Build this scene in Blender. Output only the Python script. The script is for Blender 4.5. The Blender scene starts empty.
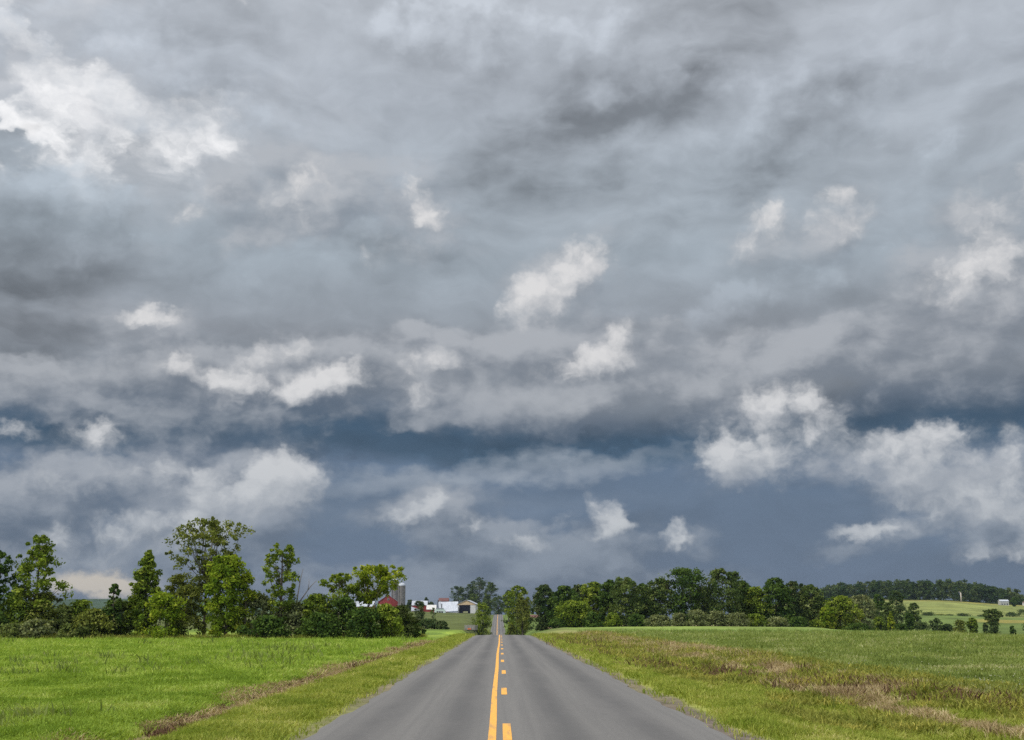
import bpy, math, random
import numpy as np
from mathutils import Vector, Matrix

random.seed(11)
RNG = np.random.default_rng(11)
SC = bpy.context.scene
COL = SC.collection
R = math.radians

# ------------------------------------------------------------------ camera
F = 1235.0                      # focal length in pixels of the 1024 wide frame
CAM_H = 1.9
PITCH = math.atan(250.0 / F)
YAW = math.atan(7.0 / F)        # to the right of the road's heading (+Y)
fw = np.array([math.sin(YAW) * math.cos(PITCH), math.cos(YAW) * math.cos(PITCH), math.sin(PITCH)])
rt = np.array([math.cos(YAW), -math.sin(YAW), 0.0])
up = np.cross(rt, fw)


def ray(px, py):
    return fw + rt * ((px - 512.0) / F) + up * ((370.0 - py) / F)


def at(px, py, Y):
    d = ray(px, py)
    s = Y / d[1]
    return d[0] * s, Y, CAM_H + d[2] * s


def angles(px, py):
    d = ray(px, py)
    d = d / np.linalg.norm(d)
    return math.atan2(d[0], d[1]), math.asin(d[2])


cam_data = bpy.data.cameras.new('camera')
cam = bpy.data.objects.new('camera', cam_data)
COL.objects.link(cam)
cam.location = (0, 0, CAM_H)
cam.rotation_euler = (math.pi / 2 + PITCH, 0, -YAW)
cam_data.sensor_width = 36.0
cam_data.lens = F / 1024.0 * 36.0
cam_data.clip_start = 0.1
cam_data.clip_end = 60000
SC.camera = cam


def lin(c):
    return tuple(((v / 255.0) / 12.92 if v / 255.0 <= 0.04045 else ((v / 255.0 + 0.055) / 1.055) ** 2.4) for v in c)


# ------------------------------------------------------------------ node helper
class NT:
    def __init__(self, tree):
        self.t = tree

    def _in(self, sock, v):
        if v is None:
            return
        if isinstance(v, bpy.types.NodeSocket):
            self.t.links.new(v, sock)
        else:
            if sock.type == 'RGBA' and len(v) == 3:
                v = (*v, 1.0)
            sock.default_value = v

    def node(self, kind, **props):
        n = self.t.nodes.new(kind)
        for k, v in props.items():
            setattr(n, k, v)
        return n

    def m(self, op, a, b=None, c=None, clamp=False):
        n = self.node('ShaderNodeMath', operation=op, use_clamp=clamp)
        for i, v in enumerate((a, b, c)):
            self._in(n.inputs[i], v)
        return n.outputs[0]

    def v(self, op, a, b=None, scale=None):
        n = self.node('ShaderNodeVectorMath', operation=op)
        self._in(n.inputs[0], a)
        if b is not None:
            self._in(n.inputs[1], b)
        if scale is not None:
            self._in(n.inputs['Scale'], scale)
        return n.outputs['Value'] if op in ('LENGTH', 'DOT_PRODUCT', 'DISTANCE') else n.outputs[0]

    def noise(self, vec, scale, detail=4.0, rough=0.55, lac=2.0, color=False, dist=0.0, dim='3D'):
        n = self.node('ShaderNodeTexNoise', noise_dimensions=dim)
        self._in(n.inputs['Vector'], vec)
        n.inputs['Scale'].default_value = scale
        n.inputs['Detail'].default_value = detail
        n.inputs['Roughness'].default_value = rough
        n.inputs['Lacunarity'].default_value = lac
        n.inputs['Distortion'].default_value = dist
        return n.outputs['Color'] if color else n.outputs[0]

    def mix(self, fac, a, b, blend='MIX', clamp=True):
        n = self.node('ShaderNodeMix', data_type='RGBA', blend_type=blend, clamp_factor=clamp)
        self._in(n.inputs[0], fac)
        self._in(n.inputs[6], a)
        self._in(n.inputs[7], b)
        return n.outputs[2]

    def smooth(self, x, lo, hi, a=0.0, b=1.0):
        n = self.node('ShaderNodeMapRange', interpolation_type='SMOOTHSTEP', clamp=True)
        self._in(n.inputs[0], x)
        for i, v in zip((1, 2, 3, 4), (lo, hi, a, b)):
            self._in(n.inputs[i], v)
        return n.outputs[0]

    def ramp(self, x, stops, interp='LINEAR'):
        n = self.node('ShaderNodeValToRGB')
        n.color_ramp.interpolation = interp
        el = n.color_ramp.elements
        while len(el) < len(stops):
            el.new(0.5)
        for e, (p, c) in zip(el, stops):
            e.position = p
            e.color = (*c, 1.0)
        self._in(n.inputs[0], x)
        return n.outputs[0]

    def comb(self, x, y, z):
        n = self.node('ShaderNodeCombineXYZ')
        for i, v in enumerate((x, y, z)):
            self._in(n.inputs[i], v)
        return n.outputs[0]

    def sep(self, vec):
        n = self.node('ShaderNodeSeparateXYZ')
        self._in(n.inputs[0], vec)
        return n.outputs[0], n.outputs[1], n.outputs[2]


# ------------------------------------------------------------------ light
EXPO = 1.0
SUN_AZ, SUN_EL = R(-118.0), R(48.0)      # azimuth measured from +Y towards +X
UNIT = 12.35                            # sky units per radian (about 100 pixels)


def pu(px, py):
    a, e = angles(px, py)
    return a * UNIT, e * UNIT


#BEGIN_SKY
# every entry: px, py, radius x, radius y (pixels of visible extent), tilt in degrees (counter-clockwise), amount
TONE = [
    (85, 110, 150, 110, 0, 0.36), (50, 60, 120, 70, -60, 0.26), (20, 20, 90, 50, 0, 0.2), (250, 150, 180, 70, -8, 0.13), (520, 468, 150, 14, 4, 0.30), (600, 460, 90, 12, 5, 0.22), (400, 472, 150, 16, 0, 0.26), (450, 505, 200, 14, 0, 0.06),
    (10, 12, 60, 36, 0, -0.45), (95, 45, 66, 28, 25, -0.50), (28, 115, 40, 28, -20, -0.40), (150, 95, 40, 16, 10, -0.14), (0, 165, 60, 80, 0, -0.26), (45, 215, 80, 60, 0, -0.10), (8, 280, 75, 65, 0, -0.34), (70, 300, 80, 60, 0, -0.04),
    (208, 45, 65, 56, 40, -0.30), (290, 230, 120, 34, 0, -0.08), (395, 245, 60, 40, 0, -0.06),
    (300, 60, 150, 60, 0, 0.03), (628, 108, 165, 50, 24, -0.36), (590, 130, 120, 36, 20, -0.16),
    (785, 136, 112, 30, 24, -0.34), (900, 20, 150, 60, 0, -0.03), (900, 140, 170, 90, 0, 0.03),
    (430, 110, 150, 90, 0, -0.05), (560, 200, 150, 60, 0, 0.02), (850, 300, 180, 60, 0, -0.05), (120, 345, 190, 50, 0, -0.05),
    (480, 442, 330, 24, 0, -0.08), (160, 444, 230, 20, 0, -0.14), (640, 440, 80, 24, 0, -0.08),
    (860, 425, 70, 34, 0, -0.16), (1000, 395, 80, 36, 0, -0.1), (30, 524, 70, 16, 8, -0.14), (840, 570, 260, 60, 0, -0.02),
]
MASS = [   # broad grey cloud bodies
    (215, 388, 170, 36, 0, 0.9), (330, 376, 120, 40, 8, 0.85), (420, 376, 90, 34, 0, 0.8), (80, 390, 120, 28, 0, 0.7),
    (560, 382, 130, 44, 8, 0.68), (640, 378, 110, 44, 0, 0.6), (480, 398, 120, 30, 0, 0.7), (790, 365, 170, 36, -4, 0.55), (930, 360, 130, 50, 0, 0.5),
    (150, 490, 110, 50, 12, 0.95), (235, 508, 84, 50, 20, 0.95), (90, 520, 100, 40, 10, 0.9), (60, 560, 110, 34, 0, 0.85), (180, 555, 110, 36, 0, 0.85),
    (20, 485, 70, 30, 0, 0.8),
    (470, 572, 130, 34, 6, 1.05), (545, 572, 90, 28, -10, 0.85), (370, 586, 100, 24, 0, 0.8), (640, 585, 110, 18, 0, 0.55),
    (1000, 250, 80, 66, 20, 0.6), (960, 300, 80, 40, 0, 0.5), (285, 190, 80, 42, 10, 0.6),
    (1010, 545, 70, 12, 4, 0.6),
    (560, 296, 84, 46, 35, 0.5), (765, 450, 80, 40, 0, 0.45), (945, 476, 90, 40, 0, 0.45), (768, 244, 52, 36, 30, 0.45), (842, 226, 52, 36, 25, 0.45), (140, 320, 70, 20, 0, 0.45),
    (420, 520, 76, 24, 8, 0.5), (884, 533, 76, 14, 12, 0.4), (612, 525, 50, 28, 0, 0.42), (425, 215, 60, 44, -20, 0.45), (300, 205, 110, 44, 0, 0.45), (1000, 520, 60, 24, -10, 0.45), (680, 542, 40, 16, 10, 0.4), 
]
PUFF = [   # lighter cumulus scraps
    (552, 284, 46, 27, 42, 0.95), (578, 264, 32, 18, 35, 0.85), (528, 302, 28, 20, 30, 0.85),
    (762, 233, 30, 21, 35, 0.9), (840, 215, 30, 22, 30, 0.72), (140, 313, 32, 8, 0, 0.85),
    (283, 350, 36, 12, 12, 0.7), (300, 388, 66, 17, 8, 0.95), (240, 376, 46, 14, 10, 0.75), (196, 368, 30, 14, 0, 0.65), (345, 376, 34, 12, 0, 0.6),
    (420, 390, 20, 16, -30, 0.5), (435, 358, 46, 13, 8, 0.5), (608, 348, 32, 18, 35, 0.62), (588, 366, 50, 13, 10, 0.6),
    (432, 214, 18, 16, 0, 0.85), (412, 187, 16, 14, 0, 0.65), (368, 256, 22, 16, 0, 0.42), (300, 190, 50, 32, 10, 0.5), (200, 208, 34, 16, 35, 0.42),
    (96, 436, 26, 15, 0, 0.6), (20, 432, 24, 9, 0, 0.4),
    (768, 442, 66, 34, 4, 0.9), (792, 408, 46, 26, -25, 0.75), (732, 458, 40, 20, 0, 0.8),
    (945, 470, 76, 34, 0, 0.95), (915, 452, 36, 24, 20, 0.75), (1000, 480, 46, 24, 0, 0.7), (930, 428, 18, 14, 0, 0.55),
    (410, 517, 40, 13, 14, 0.82), (434, 499, 14, 13, 40, 0.66), (474, 524, 19, 8, 10, 0.75),
    (604, 512, 12, 18, 30, 0.62), (616, 520, 10, 16, -20, 0.55), (614, 535, 20, 8, 5, 0.7), (566, 515, 14, 7, 0, 0.5), (678, 539, 18, 11, 20, 0.95),
    (884, 529, 46, 8, 14, 0.85), (1010, 516, 26, 14, -30, 0.72), (1005, 553, 40, 10, 0, 0.66), (975, 520, 16, 9, 0, 0.5),
    (250, 496, 62, 30, 18, 0.85), (286, 486, 30, 28, 60, 0.8), (190, 522, 80, 26, 20, 0.62), (120, 476, 80, 20, 8, 0.62), (60, 540, 60, 18, 10, 0.45),
    (1005, 275, 44, 32, 35, 0.72), (965, 268, 44, 22, 25, 0.6), (1010, 205, 50, 34, 20, 0.55), (510, 541, 34, 8, -8, 0.45),
]
BILLOW = [   # faint rounded lumps inside the high deck
    (40, 190, 80, 50, 0, 0.7), (80, 245, 90, 40, 10, 0.7), (180, 95, 100, 50, 0, 0.5), (385, 215, 70, 44, 0, 0.7), (300, 185, 90, 50, 0, 0.6),
    (520, 60, 150, 60, 20, 0.5), (620, 110, 120, 50, 20, 0.55), (880, 80, 160, 70, 0, 0.4), (790, 150, 90, 44, 20, 0.5), (700, 320, 200, 50, 0, 0.5),
    (300, 300, 140, 40, 0, 0.4), (930, 210, 120, 60, 0, 0.5), (60, 40, 100, 50, 0, 0.6), (420, 30, 160, 40, 0, 0.4), (490, 250, 120, 50, 0, 0.35),
]
GLOW = [   # thin places where the sun comes through the deck
    (82, 112, 46, 42, 0, 1.5), (54, 126, 40, 14, 0, 0.9), (34, 64, 46, 20, -55, 0.6), (86, 165, 22, 44, 8, 0.55), (139, 118, 80, 26, -14, 0.5),
    (14, 20, 30, 22, -45, 0.5), (-4, 170, 26, 12, 0, 0.4), (229, -6, 40, 14, 0, 0.35), (224, 122, 60, 24, -14, 0.4), (154, 176, 40, 20, 30, 0.3),
]


def blob_sum(n, pos, blobs, fac):
    acc = None
    for px, py, rx, ry, tilt, amt in blobs:
        u, w = pu(px, py)
        mp = n.node('ShaderNodeMapping', vector_type='TEXTURE')
        n._in(mp.inputs['Vector'], pos)
        mp.inputs['Location'].default_value = (u, w, 0)
        mp.inputs['Rotation'].default_value = (0, 0, R(tilt))
        mp.inputs['Scale'].default_value = (rx / 100.0 * fac, ry / 100.0 * fac, 1)
        g = n.node('ShaderNodeTexGradient', gradient_type='SPHERICAL')
        n._in(g.inputs[0], mp.outputs[0])
        acc = n.m('MULTIPLY', g.outputs[1], amt) if acc is None else n.m('MULTIPLY_ADD', g.outputs[1], amt, acc)
    return acc


def density_group(name, blobs, fac, warps, nz_scale, detail, rough, seed, cap=None, cell=0.0, flat=1.5):
    """outputs B (sum of the soft bodies) and N (centred fractal noise, with rounded billows when cell > 0);
    warps = [(amount, scale), ...]"""
    g = bpy.data.node_groups.new(name, 'ShaderNodeTree')
    g.interface.new_socket('P', in_out='INPUT', socket_type='NodeSocketVector')
    g.interface.new_socket('B', in_out='OUTPUT', socket_type='NodeSocketFloat')
    g.interface.new_socket('N', in_out='OUTPUT', socket_type='NodeSocketFloat')
    n = NT(g)
    gi = n.node('NodeGroupInput')
    go = n.node('NodeGroupOutput')
    q = n.v('MULTIPLY_ADD', gi.outputs[0], (1, flat, 0))
    q.node.inputs[2].default_value = (seed, seed * 1.7, 0)
    pos = gi.outputs[0]
    ww = None
    for amount, scale in warps:
        w = n.v('SCALE', n.v('SUBTRACT', n.noise(q, scale, 4.0, 0.6, color=True, dim='2D'), (0.5, 0.5, 0.5)), scale=amount)
        pos = n.v('ADD', pos, w)
        ww = w if ww is None else n.v('ADD', ww, w)
    b = blob_sum(n, n.v('MULTIPLY', pos, (1, 1, 0)), blobs, fac)
    if cap:
        b = n.m('SMOOTH_MIN', b, cap, 0.3)
    g.links.new(b, go.inputs[0])
    if nz_scale:
        q2 = n.v('ADD', q, n.v('SCALE', ww, scale=0.7))
        f = n.m('SUBTRACT', n.noise(q2, nz_scale, detail, rough, dim='2D'), 0.5)
        if cell:
            vo = n.node('ShaderNodeTexVoronoi', voronoi_dimensions='2D', feature='F1', normalize=True)
            n._in(vo.inputs['Vector'], q2)
            vo.inputs['Scale'].default_value = nz_scale * 1.5
            vo.inputs['Detail'].default_value = 3.0
            vo.inputs['Roughness'].default_value = 0.5
            vo.inputs['Lacunarity'].default_value = 2.3
            bil = n.m('SUBTRACT', 0.36, vo.outputs['Distance'])
            f = n.m('MULTIPLY_ADD', bil, cell, n.m('MULTIPLY', f, 0.9))
        g.links.new(n.m('MULTIPLY', f, n.smooth(b, 0.0, 0.32)), go.inputs[1])
    return g


world = bpy.data.worlds.new('World')
SC.world = world
world.use_nodes = True
wt = world.node_tree
wt.nodes.clear()
n = NT(wt)
tc = n.node('ShaderNodeTexCoord')
d = n.v('NORMALIZE', tc.outputs['Generated'])
dx, dy, dz = n.sep(d)
az = n.m('ARCTAN2', dx, dy)
el = n.m('ARCSINE', dz)
P = n.comb(n.m('MULTIPLY', az, UNIT), n.m('MULTIPLY', el, UNIT), 0.0)
Q = n.v('MULTIPLY', d, (UNIT, UNIT, UNIT * 1.5))
# ceiling coordinates: a flat cloud deck seen in perspective
inv = n.m('DIVIDE', 1.0, n.m('ADD', n.m('ABSOLUTE', dz), 0.16))
S = n.comb(n.m('MULTIPLY', dx, inv), n.m('MULTIPLY', dy, inv), n.m('MULTIPLY', dz, 1.5))
LP, LQ = (-0.13, 0.18, 0), (-0.13, 0.0, 0.27)      # a small step towards the light


def use(group, p):
    g = n.node('ShaderNodeGroup')
    g.node_tree = group
    n._in(g.inputs[0], p)
    return g.outputs[0], g.outputs[1]


def elev(py):
    return angles(505, py)[1]


def grey(v):
    return n.comb(v, v, v)


# 1 base colours of the deck against elevation (0 .. 0.9 rad mapped to 0..1)
stops = [(610, (98, 113, 135)), (560, (97, 113, 135)), (500, (99, 116, 138)), (470, (95, 113, 136)), (452, (72, 95, 118)), (432, (62, 86, 109)), (412, (92, 106, 123)),
         (385, (132, 139, 148)), (330, (146, 152, 160)), (260, (153, 163, 172)), (180, (165, 174, 183)), (90, (174, 181, 190)), (0, (178, 184, 192))]
wob = n.m('MULTIPLY', n.m('SUBTRACT', n.noise(n.v('MULTIPLY', Q, (0.45, 0.45, 0.8)), 0.8, 5.0, 0.5), 0.5), 0.07)
base = n.ramp(n.m('DIVIDE', n.m('ADD', el, wob), 0.9), [(max(0.0, elev(p) / 0.9), lin(c)) for p, c in stops] + [(0.75, lin((186, 189, 194))), (1.0, lin((200, 201, 204)))])
# fine structure of the deck: perspective streaks, billows, and the relief the light gives them
f1 = n.noise(n.v('ADD', S, (3.1, 0.0, 0.0)), 2.2, 6.0, 0.52, dist=0.6)
qw = n.v('ADD', Q, n.v('SCALE', n.v('SUBTRACT', n.noise(Q, 0.7, 3.0, 0.55, color=True), (0.5, 0.5, 0.5)), scale=1.3))
qs = n.v('MULTIPLY', qw, (0.55, 0.55, 0.85))
f2 = n.noise(qs, 1.0, 7.0, 0.52)
f2b = n.noise(n.v('ADD', qs, (-0.10, 0.0, 0.16)), 1.0, 7.0, 0.52)
relief = n.m('SUBTRACT', f2, f2b)
tg = density_group('cloud tone', TONE, 1.4, [(0.85, 0.55), (0.38, 2.2)], None, 2.0, 0.5, 2.3)
T, _ = use(tg, P)
fine = n.m('MULTIPLY_ADD', n.m('SUBTRACT', f1, 0.5), 0.12, n.m('MULTIPLY_ADD', n.m('SUBTRACT', f2, 0.5), 0.60, n.m('MULTIPLY', relief, 1.0)))
lowdamp = n.smooth(el, 0.02, 0.30, 0.45, 1.0)
Tp = n.m('MAXIMUM', T, 0.0)
Tn = n.m('MINIMUM', T, 0.0)
gain = n.m('MULTIPLY_ADD', fine, lowdamp, 1.0)
deck = n.mix(1.0, base, grey(gain), blend='MULTIPLY')
deck = n.mix(n.m('MULTIPLY', n.m('MULTIPLY', Tp, n.m('MULTIPLY_ADD', n.m('ADD', n.m('SUBTRACT', f2, 0.5), relief), 2.5, 1.5)), 1.0, clamp=True), deck, n.mix(n.smooth(el, 0.12, 0.32), lin((164, 172, 182)), lin((214, 215, 219))))
gl = density_group('cloud glow', GLOW, 1.5, [(0.7, 0.9), (0.5, 2.6)], 1.3, 7.0, 0.55, 6.6, cap=0.9, cell=0.5)
gb, gn = use(gl, P)
ga = n.smooth(n.m('MULTIPLY_ADD', gn, 3.2, gb), -0.05, 1.45)
deck = n.mix(n.m('MULTIPLY', ga, 1.0, clamp=True), deck, lin((250, 250, 251)))
rag = n.m('MAXIMUM', n.m('MULTIPLY_ADD', Tn, n.m('MULTIPLY_ADD', n.m('ADD', n.m('SUBTRACT', f2, 0.5), relief), -2.2, 1.35), 1.0), 0.5)
rag = n.m('MINIMUM', rag, 1.0)
deck = n.mix(1.0, deck, grey(rag), blend='MULTIPLY')
P2 = n.v('ADD', P, LP)
# faint billows low in the deck's own tone
bg_ = density_group('cloud billows', BILLOW, 1.5, [(0.8, 0.8), (0.3, 2.6)], 0.9, 6.0, 0.48, 3.7, cap=0.8, cell=0.5, flat=1.3)
b5, n5 = use(bg_, P)
b6, n6 = use(bg_, P2)
abil = n.m('MULTIPLY', n.smooth(n.m('MULTIPLY_ADD', n5, 1.6, b5), 0.15, 0.75), 0.85)
sbil = n.m('ADD', n.m('MULTIPLY', n.m('SUBTRACT', b5, b6), 1.0), n.m('MULTIPLY', n.m('SUBTRACT', n5, n6), 1.5))
sbil = n.m('ADD', 1.02, n.m('MULTIPLY', sbil, 0.85))
sbil = n.m('MINIMUM', n.m('MAXIMUM', sbil, 0.62), 1.4)
deck = n.mix(abil, deck, n.mix(1.0, base, grey(n.m('MULTIPLY', sbil, n.m('MULTIPLY_ADD', Tn, 0.9, 1.0))), blend='MULTIPLY', clamp=True))
# pale clear gap low in the north-west
gu, gw = pu(98, 583)
gp = n.v('ADD', P, n.v('SCALE', n.v('SUBTRACT', n.noise(Q, 2.0, 6.0, 0.6, color=True), (0.5, 0.5, 0.5)), scale=0.5))
mp = n.node('ShaderNodeMapping', vector_type='TEXTURE')
n._in(mp.inputs['Vector'], n.v('MULTIPLY', gp, (1, 1, 0)))
mp.inputs['Location'].default_value = (gu, gw, 0)
mp.inputs['Scale'].default_value = (0.62, 0.17, 1)
gg = n.node('ShaderNodeTexGradient', gradient_type='SPHERICAL')
n._in(gg.inputs[0], mp.outputs[0])
gap = n.m('MULTIPLY', n.smooth(gg.outputs[1], 0.04, 0.6), 0.92)

# 2 broad grey masses, lighter where they face the light
mg = density_group('cloud masses', MASS, 1.5, [(0.6, 0.8), (0.2, 3.0)], 1.0, 7.0, 0.50, 5.1, cap=0.7, cell=0.55)
b1, n1 = use(mg, P)
b2, n2 = use(mg, P2)
hm = n.m('MULTIPLY_ADD', n1, 1.8, b1)
am = n.m('MULTIPLY', n.smooth(hm, 0.04, 0.72), 0.93)
sm = n.m('ADD', n.m('MULTIPLY', n.m('SUBTRACT', b1, b2), 0.9), n.m('MULTIPLY', n.m('SUBTRACT', n1, n2), 1.9))
sm = n.smooth(n.m('MULTIPLY_ADD', n.m('SUBTRACT', f2, 0.5), 1.4, n.m('MULTIPLY_ADD', relief, 1.2, n.m('ADD', sm, 0.40))), -0.15, 1.05)
m_dark = n.mix(0.5, base, lin((100, 109, 122)))
m_light = n.mix(0.3, n.mix(n.smooth(el, 0.045, 0.11), lin((150, 159, 171)), lin((184, 187, 192))), base)
sky = n.mix(am, deck, n.mix(sm, m_dark, m_light))
sky = n.mix(gap, sky, lin((204, 196, 184)))
# 3 bright scraps
pg = density_group('cloud puffs', PUFF, 1.55, [(0.34, 1.4), (0.20, 4.5)], 1.9, 8.0, 0.54, 9.4, cap=0.92, cell=0.6, flat=1.2)
b3, n3 = use(pg, P)
b4, n4 = use(pg, P2)
hp = n.m('MULTIPLY_ADD', n3, 2.0, b3)
ap = n.m('MULTIPLY', n.smooth(hp, 0.05, 1.20), 1.0)
sp = n.m('ADD', n.m('MULTIPLY', n.m('SUBTRACT', b3, b4), 0.6), n.m('MULTIPLY', n.m('SUBTRACT', n3, n4), 0.9))
sp = n.m('ADD', sp, 0.62, clamp=True)
lowc = n.smooth(el, 0.06, 0.22)
cp = n.mix(sp, n.mix(0.4, lin((146, 152, 161)), base), n.mix(lowc, lin((192, 196, 201)), lin((222, 221, 221))))
sky = n.mix(ap, sky, cp)
# below the horizon: plain grey-green, never seen past the ground sheet
sky = n.mix(n.smooth(dz, -0.06, -0.02, 1.0, 0.0), sky, lin((90, 100, 80)))
# unseen sky behind and overhead brightened to lift the ground's light, with broken cloud
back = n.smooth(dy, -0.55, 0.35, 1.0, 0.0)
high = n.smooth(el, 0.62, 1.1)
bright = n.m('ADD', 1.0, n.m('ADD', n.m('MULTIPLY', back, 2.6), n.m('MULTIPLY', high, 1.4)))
#END_SKY
bg_c = n.node('ShaderNodeBackground')
n._in(bg_c.inputs[0], sky)
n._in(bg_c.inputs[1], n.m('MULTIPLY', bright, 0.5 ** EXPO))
skytex = n.node('ShaderNodeTexSky', sky_type='NISHITA', sun_disc=False)
skytex.sun_elevation = SUN_EL
skytex.sun_rotation = SUN_AZ
bg_s = n.node('ShaderNodeBackground')
n._in(bg_s.inputs[0], skytex.outputs[0])
bg_s.inputs[1].default_value = 0.06
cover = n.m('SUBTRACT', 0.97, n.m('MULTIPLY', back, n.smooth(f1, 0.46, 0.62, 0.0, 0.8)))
mx = n.node('ShaderNodeMixShader')
n._in(mx.inputs[0], cover)
wt.links.new(bg_s.outputs[0], mx.inputs[1])
wt.links.new(bg_c.outputs[0], mx.inputs[2])
out = n.node('ShaderNodeOutputWorld')
wt.links.new(mx.outputs[0], out.inputs[0])
world.cycles.sampling_method = 'MANUAL'
world.cycles.sample_map_resolution = 512

sun_d = bpy.data.lights.new('sun', 'SUN')
sun_d.energy = 1.5
sun_d.angle = R(12)
sun_d.color = (1.0, 0.95, 0.86)
sun = bpy.data.objects.new('sun', sun_d)
COL.objects.link(sun)
to_sun = Vector((math.sin(SUN_AZ) * math.cos(SUN_EL), math.cos(SUN_AZ) * math.cos(SUN_EL), math.sin(SUN_EL)))
sun.rotation_euler = to_sun.to_track_quat('Z', 'Y').to_euler()
sun.location = (0, 0, 60)

vs = SC.view_settings
vs.view_transform = 'Standard'
vs.look = 'None'
vs.gamma = 1.0
vs.exposure = EXPO
vs.use_curve_mapping = False
SC.render.engine = 'CYCLES'
SC.cycles.max_bounces = 5
SC.cycles.diffuse_bounces = 3
SC.cycles.transmission_bounces = 3
SC.cycles.transparent_max_bounces = 4
SC.cycles.use_denoising = False
SC.cycles.use_adaptive_sampling = False
SC.cycles.denoiser = 'OPENIMAGEDENOISE'


# ------------------------------------------------------------------ materials
def new_mat(name):
    m = bpy.data.materials.new(name)
    m.use_nodes = True
    m.node_tree.nodes.clear()
    return m, NT(m.node_tree)


def finish(n, shader):
    o = n.node('ShaderNodeOutputMaterial')
    n.t.links.new(shader, o.inputs[0])


def principled(n, col, rough=0.8, spec=0.3, bump=None, bstr=0.3, bdist=0.05, metal=0.0):
    b = n.node('ShaderNodeBsdfPrincipled')
    n._in(b.inputs['Base Color'], col)
    n._in(b.inputs['Roughness'], rough)
    b.inputs['Specular IOR Level'].default_value = spec
    b.inputs['Metallic'].default_value = metal
    if bump is not None:
        bn = n.node('ShaderNodeBump')
        bn.inputs['Strength'].default_value = bstr
        bn.inputs['Distance'].default_value = bdist
        n._in(bn.inputs['Height'], bump)
        n.t.links.new(bn.outputs[0], b.inputs['Normal'])
    return b.outputs[0]


def simple_mat(name, c1, c2=None, scale=3.0, rough=0.75, detail=5.0, spec=0.25, stretch=(1, 1, 1), bstr=0.2):
    m, n = new_mat(name)
    o = n.node('ShaderNodeTexCoord').outputs['Object']
    f = n.noise(n.v('MULTIPLY', o, stretch), scale, detail, 0.6)
    c = n.mix(n.smooth(f, 0.3, 0.7), c1, c2 or tuple(v * 0.7 for v in c1))
    finish(n, principled(n, c, rough, spec, f, bstr, 0.05))
    return m


def foliage_mat(name, dark, light, trans=0.3, third=None):
    """colour follows each leaf clump's own tint value"""
    m, n = new_mat(name)
    a = n.node('ShaderNodeAttribute', attribute_name='tint')
    t = a.outputs['Fac']
    st = [(0.0, dark), (1.0, light)] if third is None else [(0.0, dark), (0.72, light), (1.0, third)]
    c = n.ramp(t, st)
    df = n.node('ShaderNodeBsdfDiffuse')
    n._in(df.inputs[0], c)
    tr = n.node('ShaderNodeBsdfTranslucent')
    n._in(tr.inputs[0], n.mix(1.0, c, (1.25, 1.2, 0.55), blend='MULTIPLY'))
    mx = n.node('ShaderNodeMixShader')
    mx.inputs[0].default_value = trans
    n.t.links.new(df.outputs[0], mx.inputs[1])
    n.t.links.new(tr.outputs[0], mx.inputs[2])
    finish(n, mx.outputs[0])
    return m


# ------------------------------------------------------------------ mesh helpers
def link(name, me, mat, parent=None):
    o = bpy.data.objects.new(name, me)
    COL.objects.link(o)
    if mat is not None:
        me.materials.append(mat)
    if parent is not None:
        o.parent = parent
    return o


def np_mesh(name, verts, faces, tint=None, smooth=False):
    """verts n*3; faces k*4 or k*3 index array; tint per vertex"""
    me = bpy.data.meshes.new(name)
    verts = np.asarray(verts, dtype=np.float32)
    faces = np.asarray(faces, dtype=np.int32)
    k = faces.shape[1]
    me.vertices.add(len(verts))
    me.vertices.foreach_set('co', verts.ravel())
    me.loops.add(faces.size)
    me.loops.foreach_set('vertex_index', faces.ravel())
    me.polygons.add(len(faces))
    me.polygons.foreach_set('loop_start', np.arange(0, faces.size, k, dtype=np.int32))
    me.polygons.foreach_set('loop_total', np.full(len(faces), k, dtype=np.int32))
    if smooth:
        me.polygons.foreach_set('use_smooth', np.ones(len(faces), dtype=bool))
    me.update(calc_edges=True)
    if tint is not None:
        at_ = me.attributes.new('tint', 'FLOAT', 'POINT')
        at_.data.foreach_set('value', np.asarray(tint, dtype=np.float32).ravel())
    return me


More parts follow.
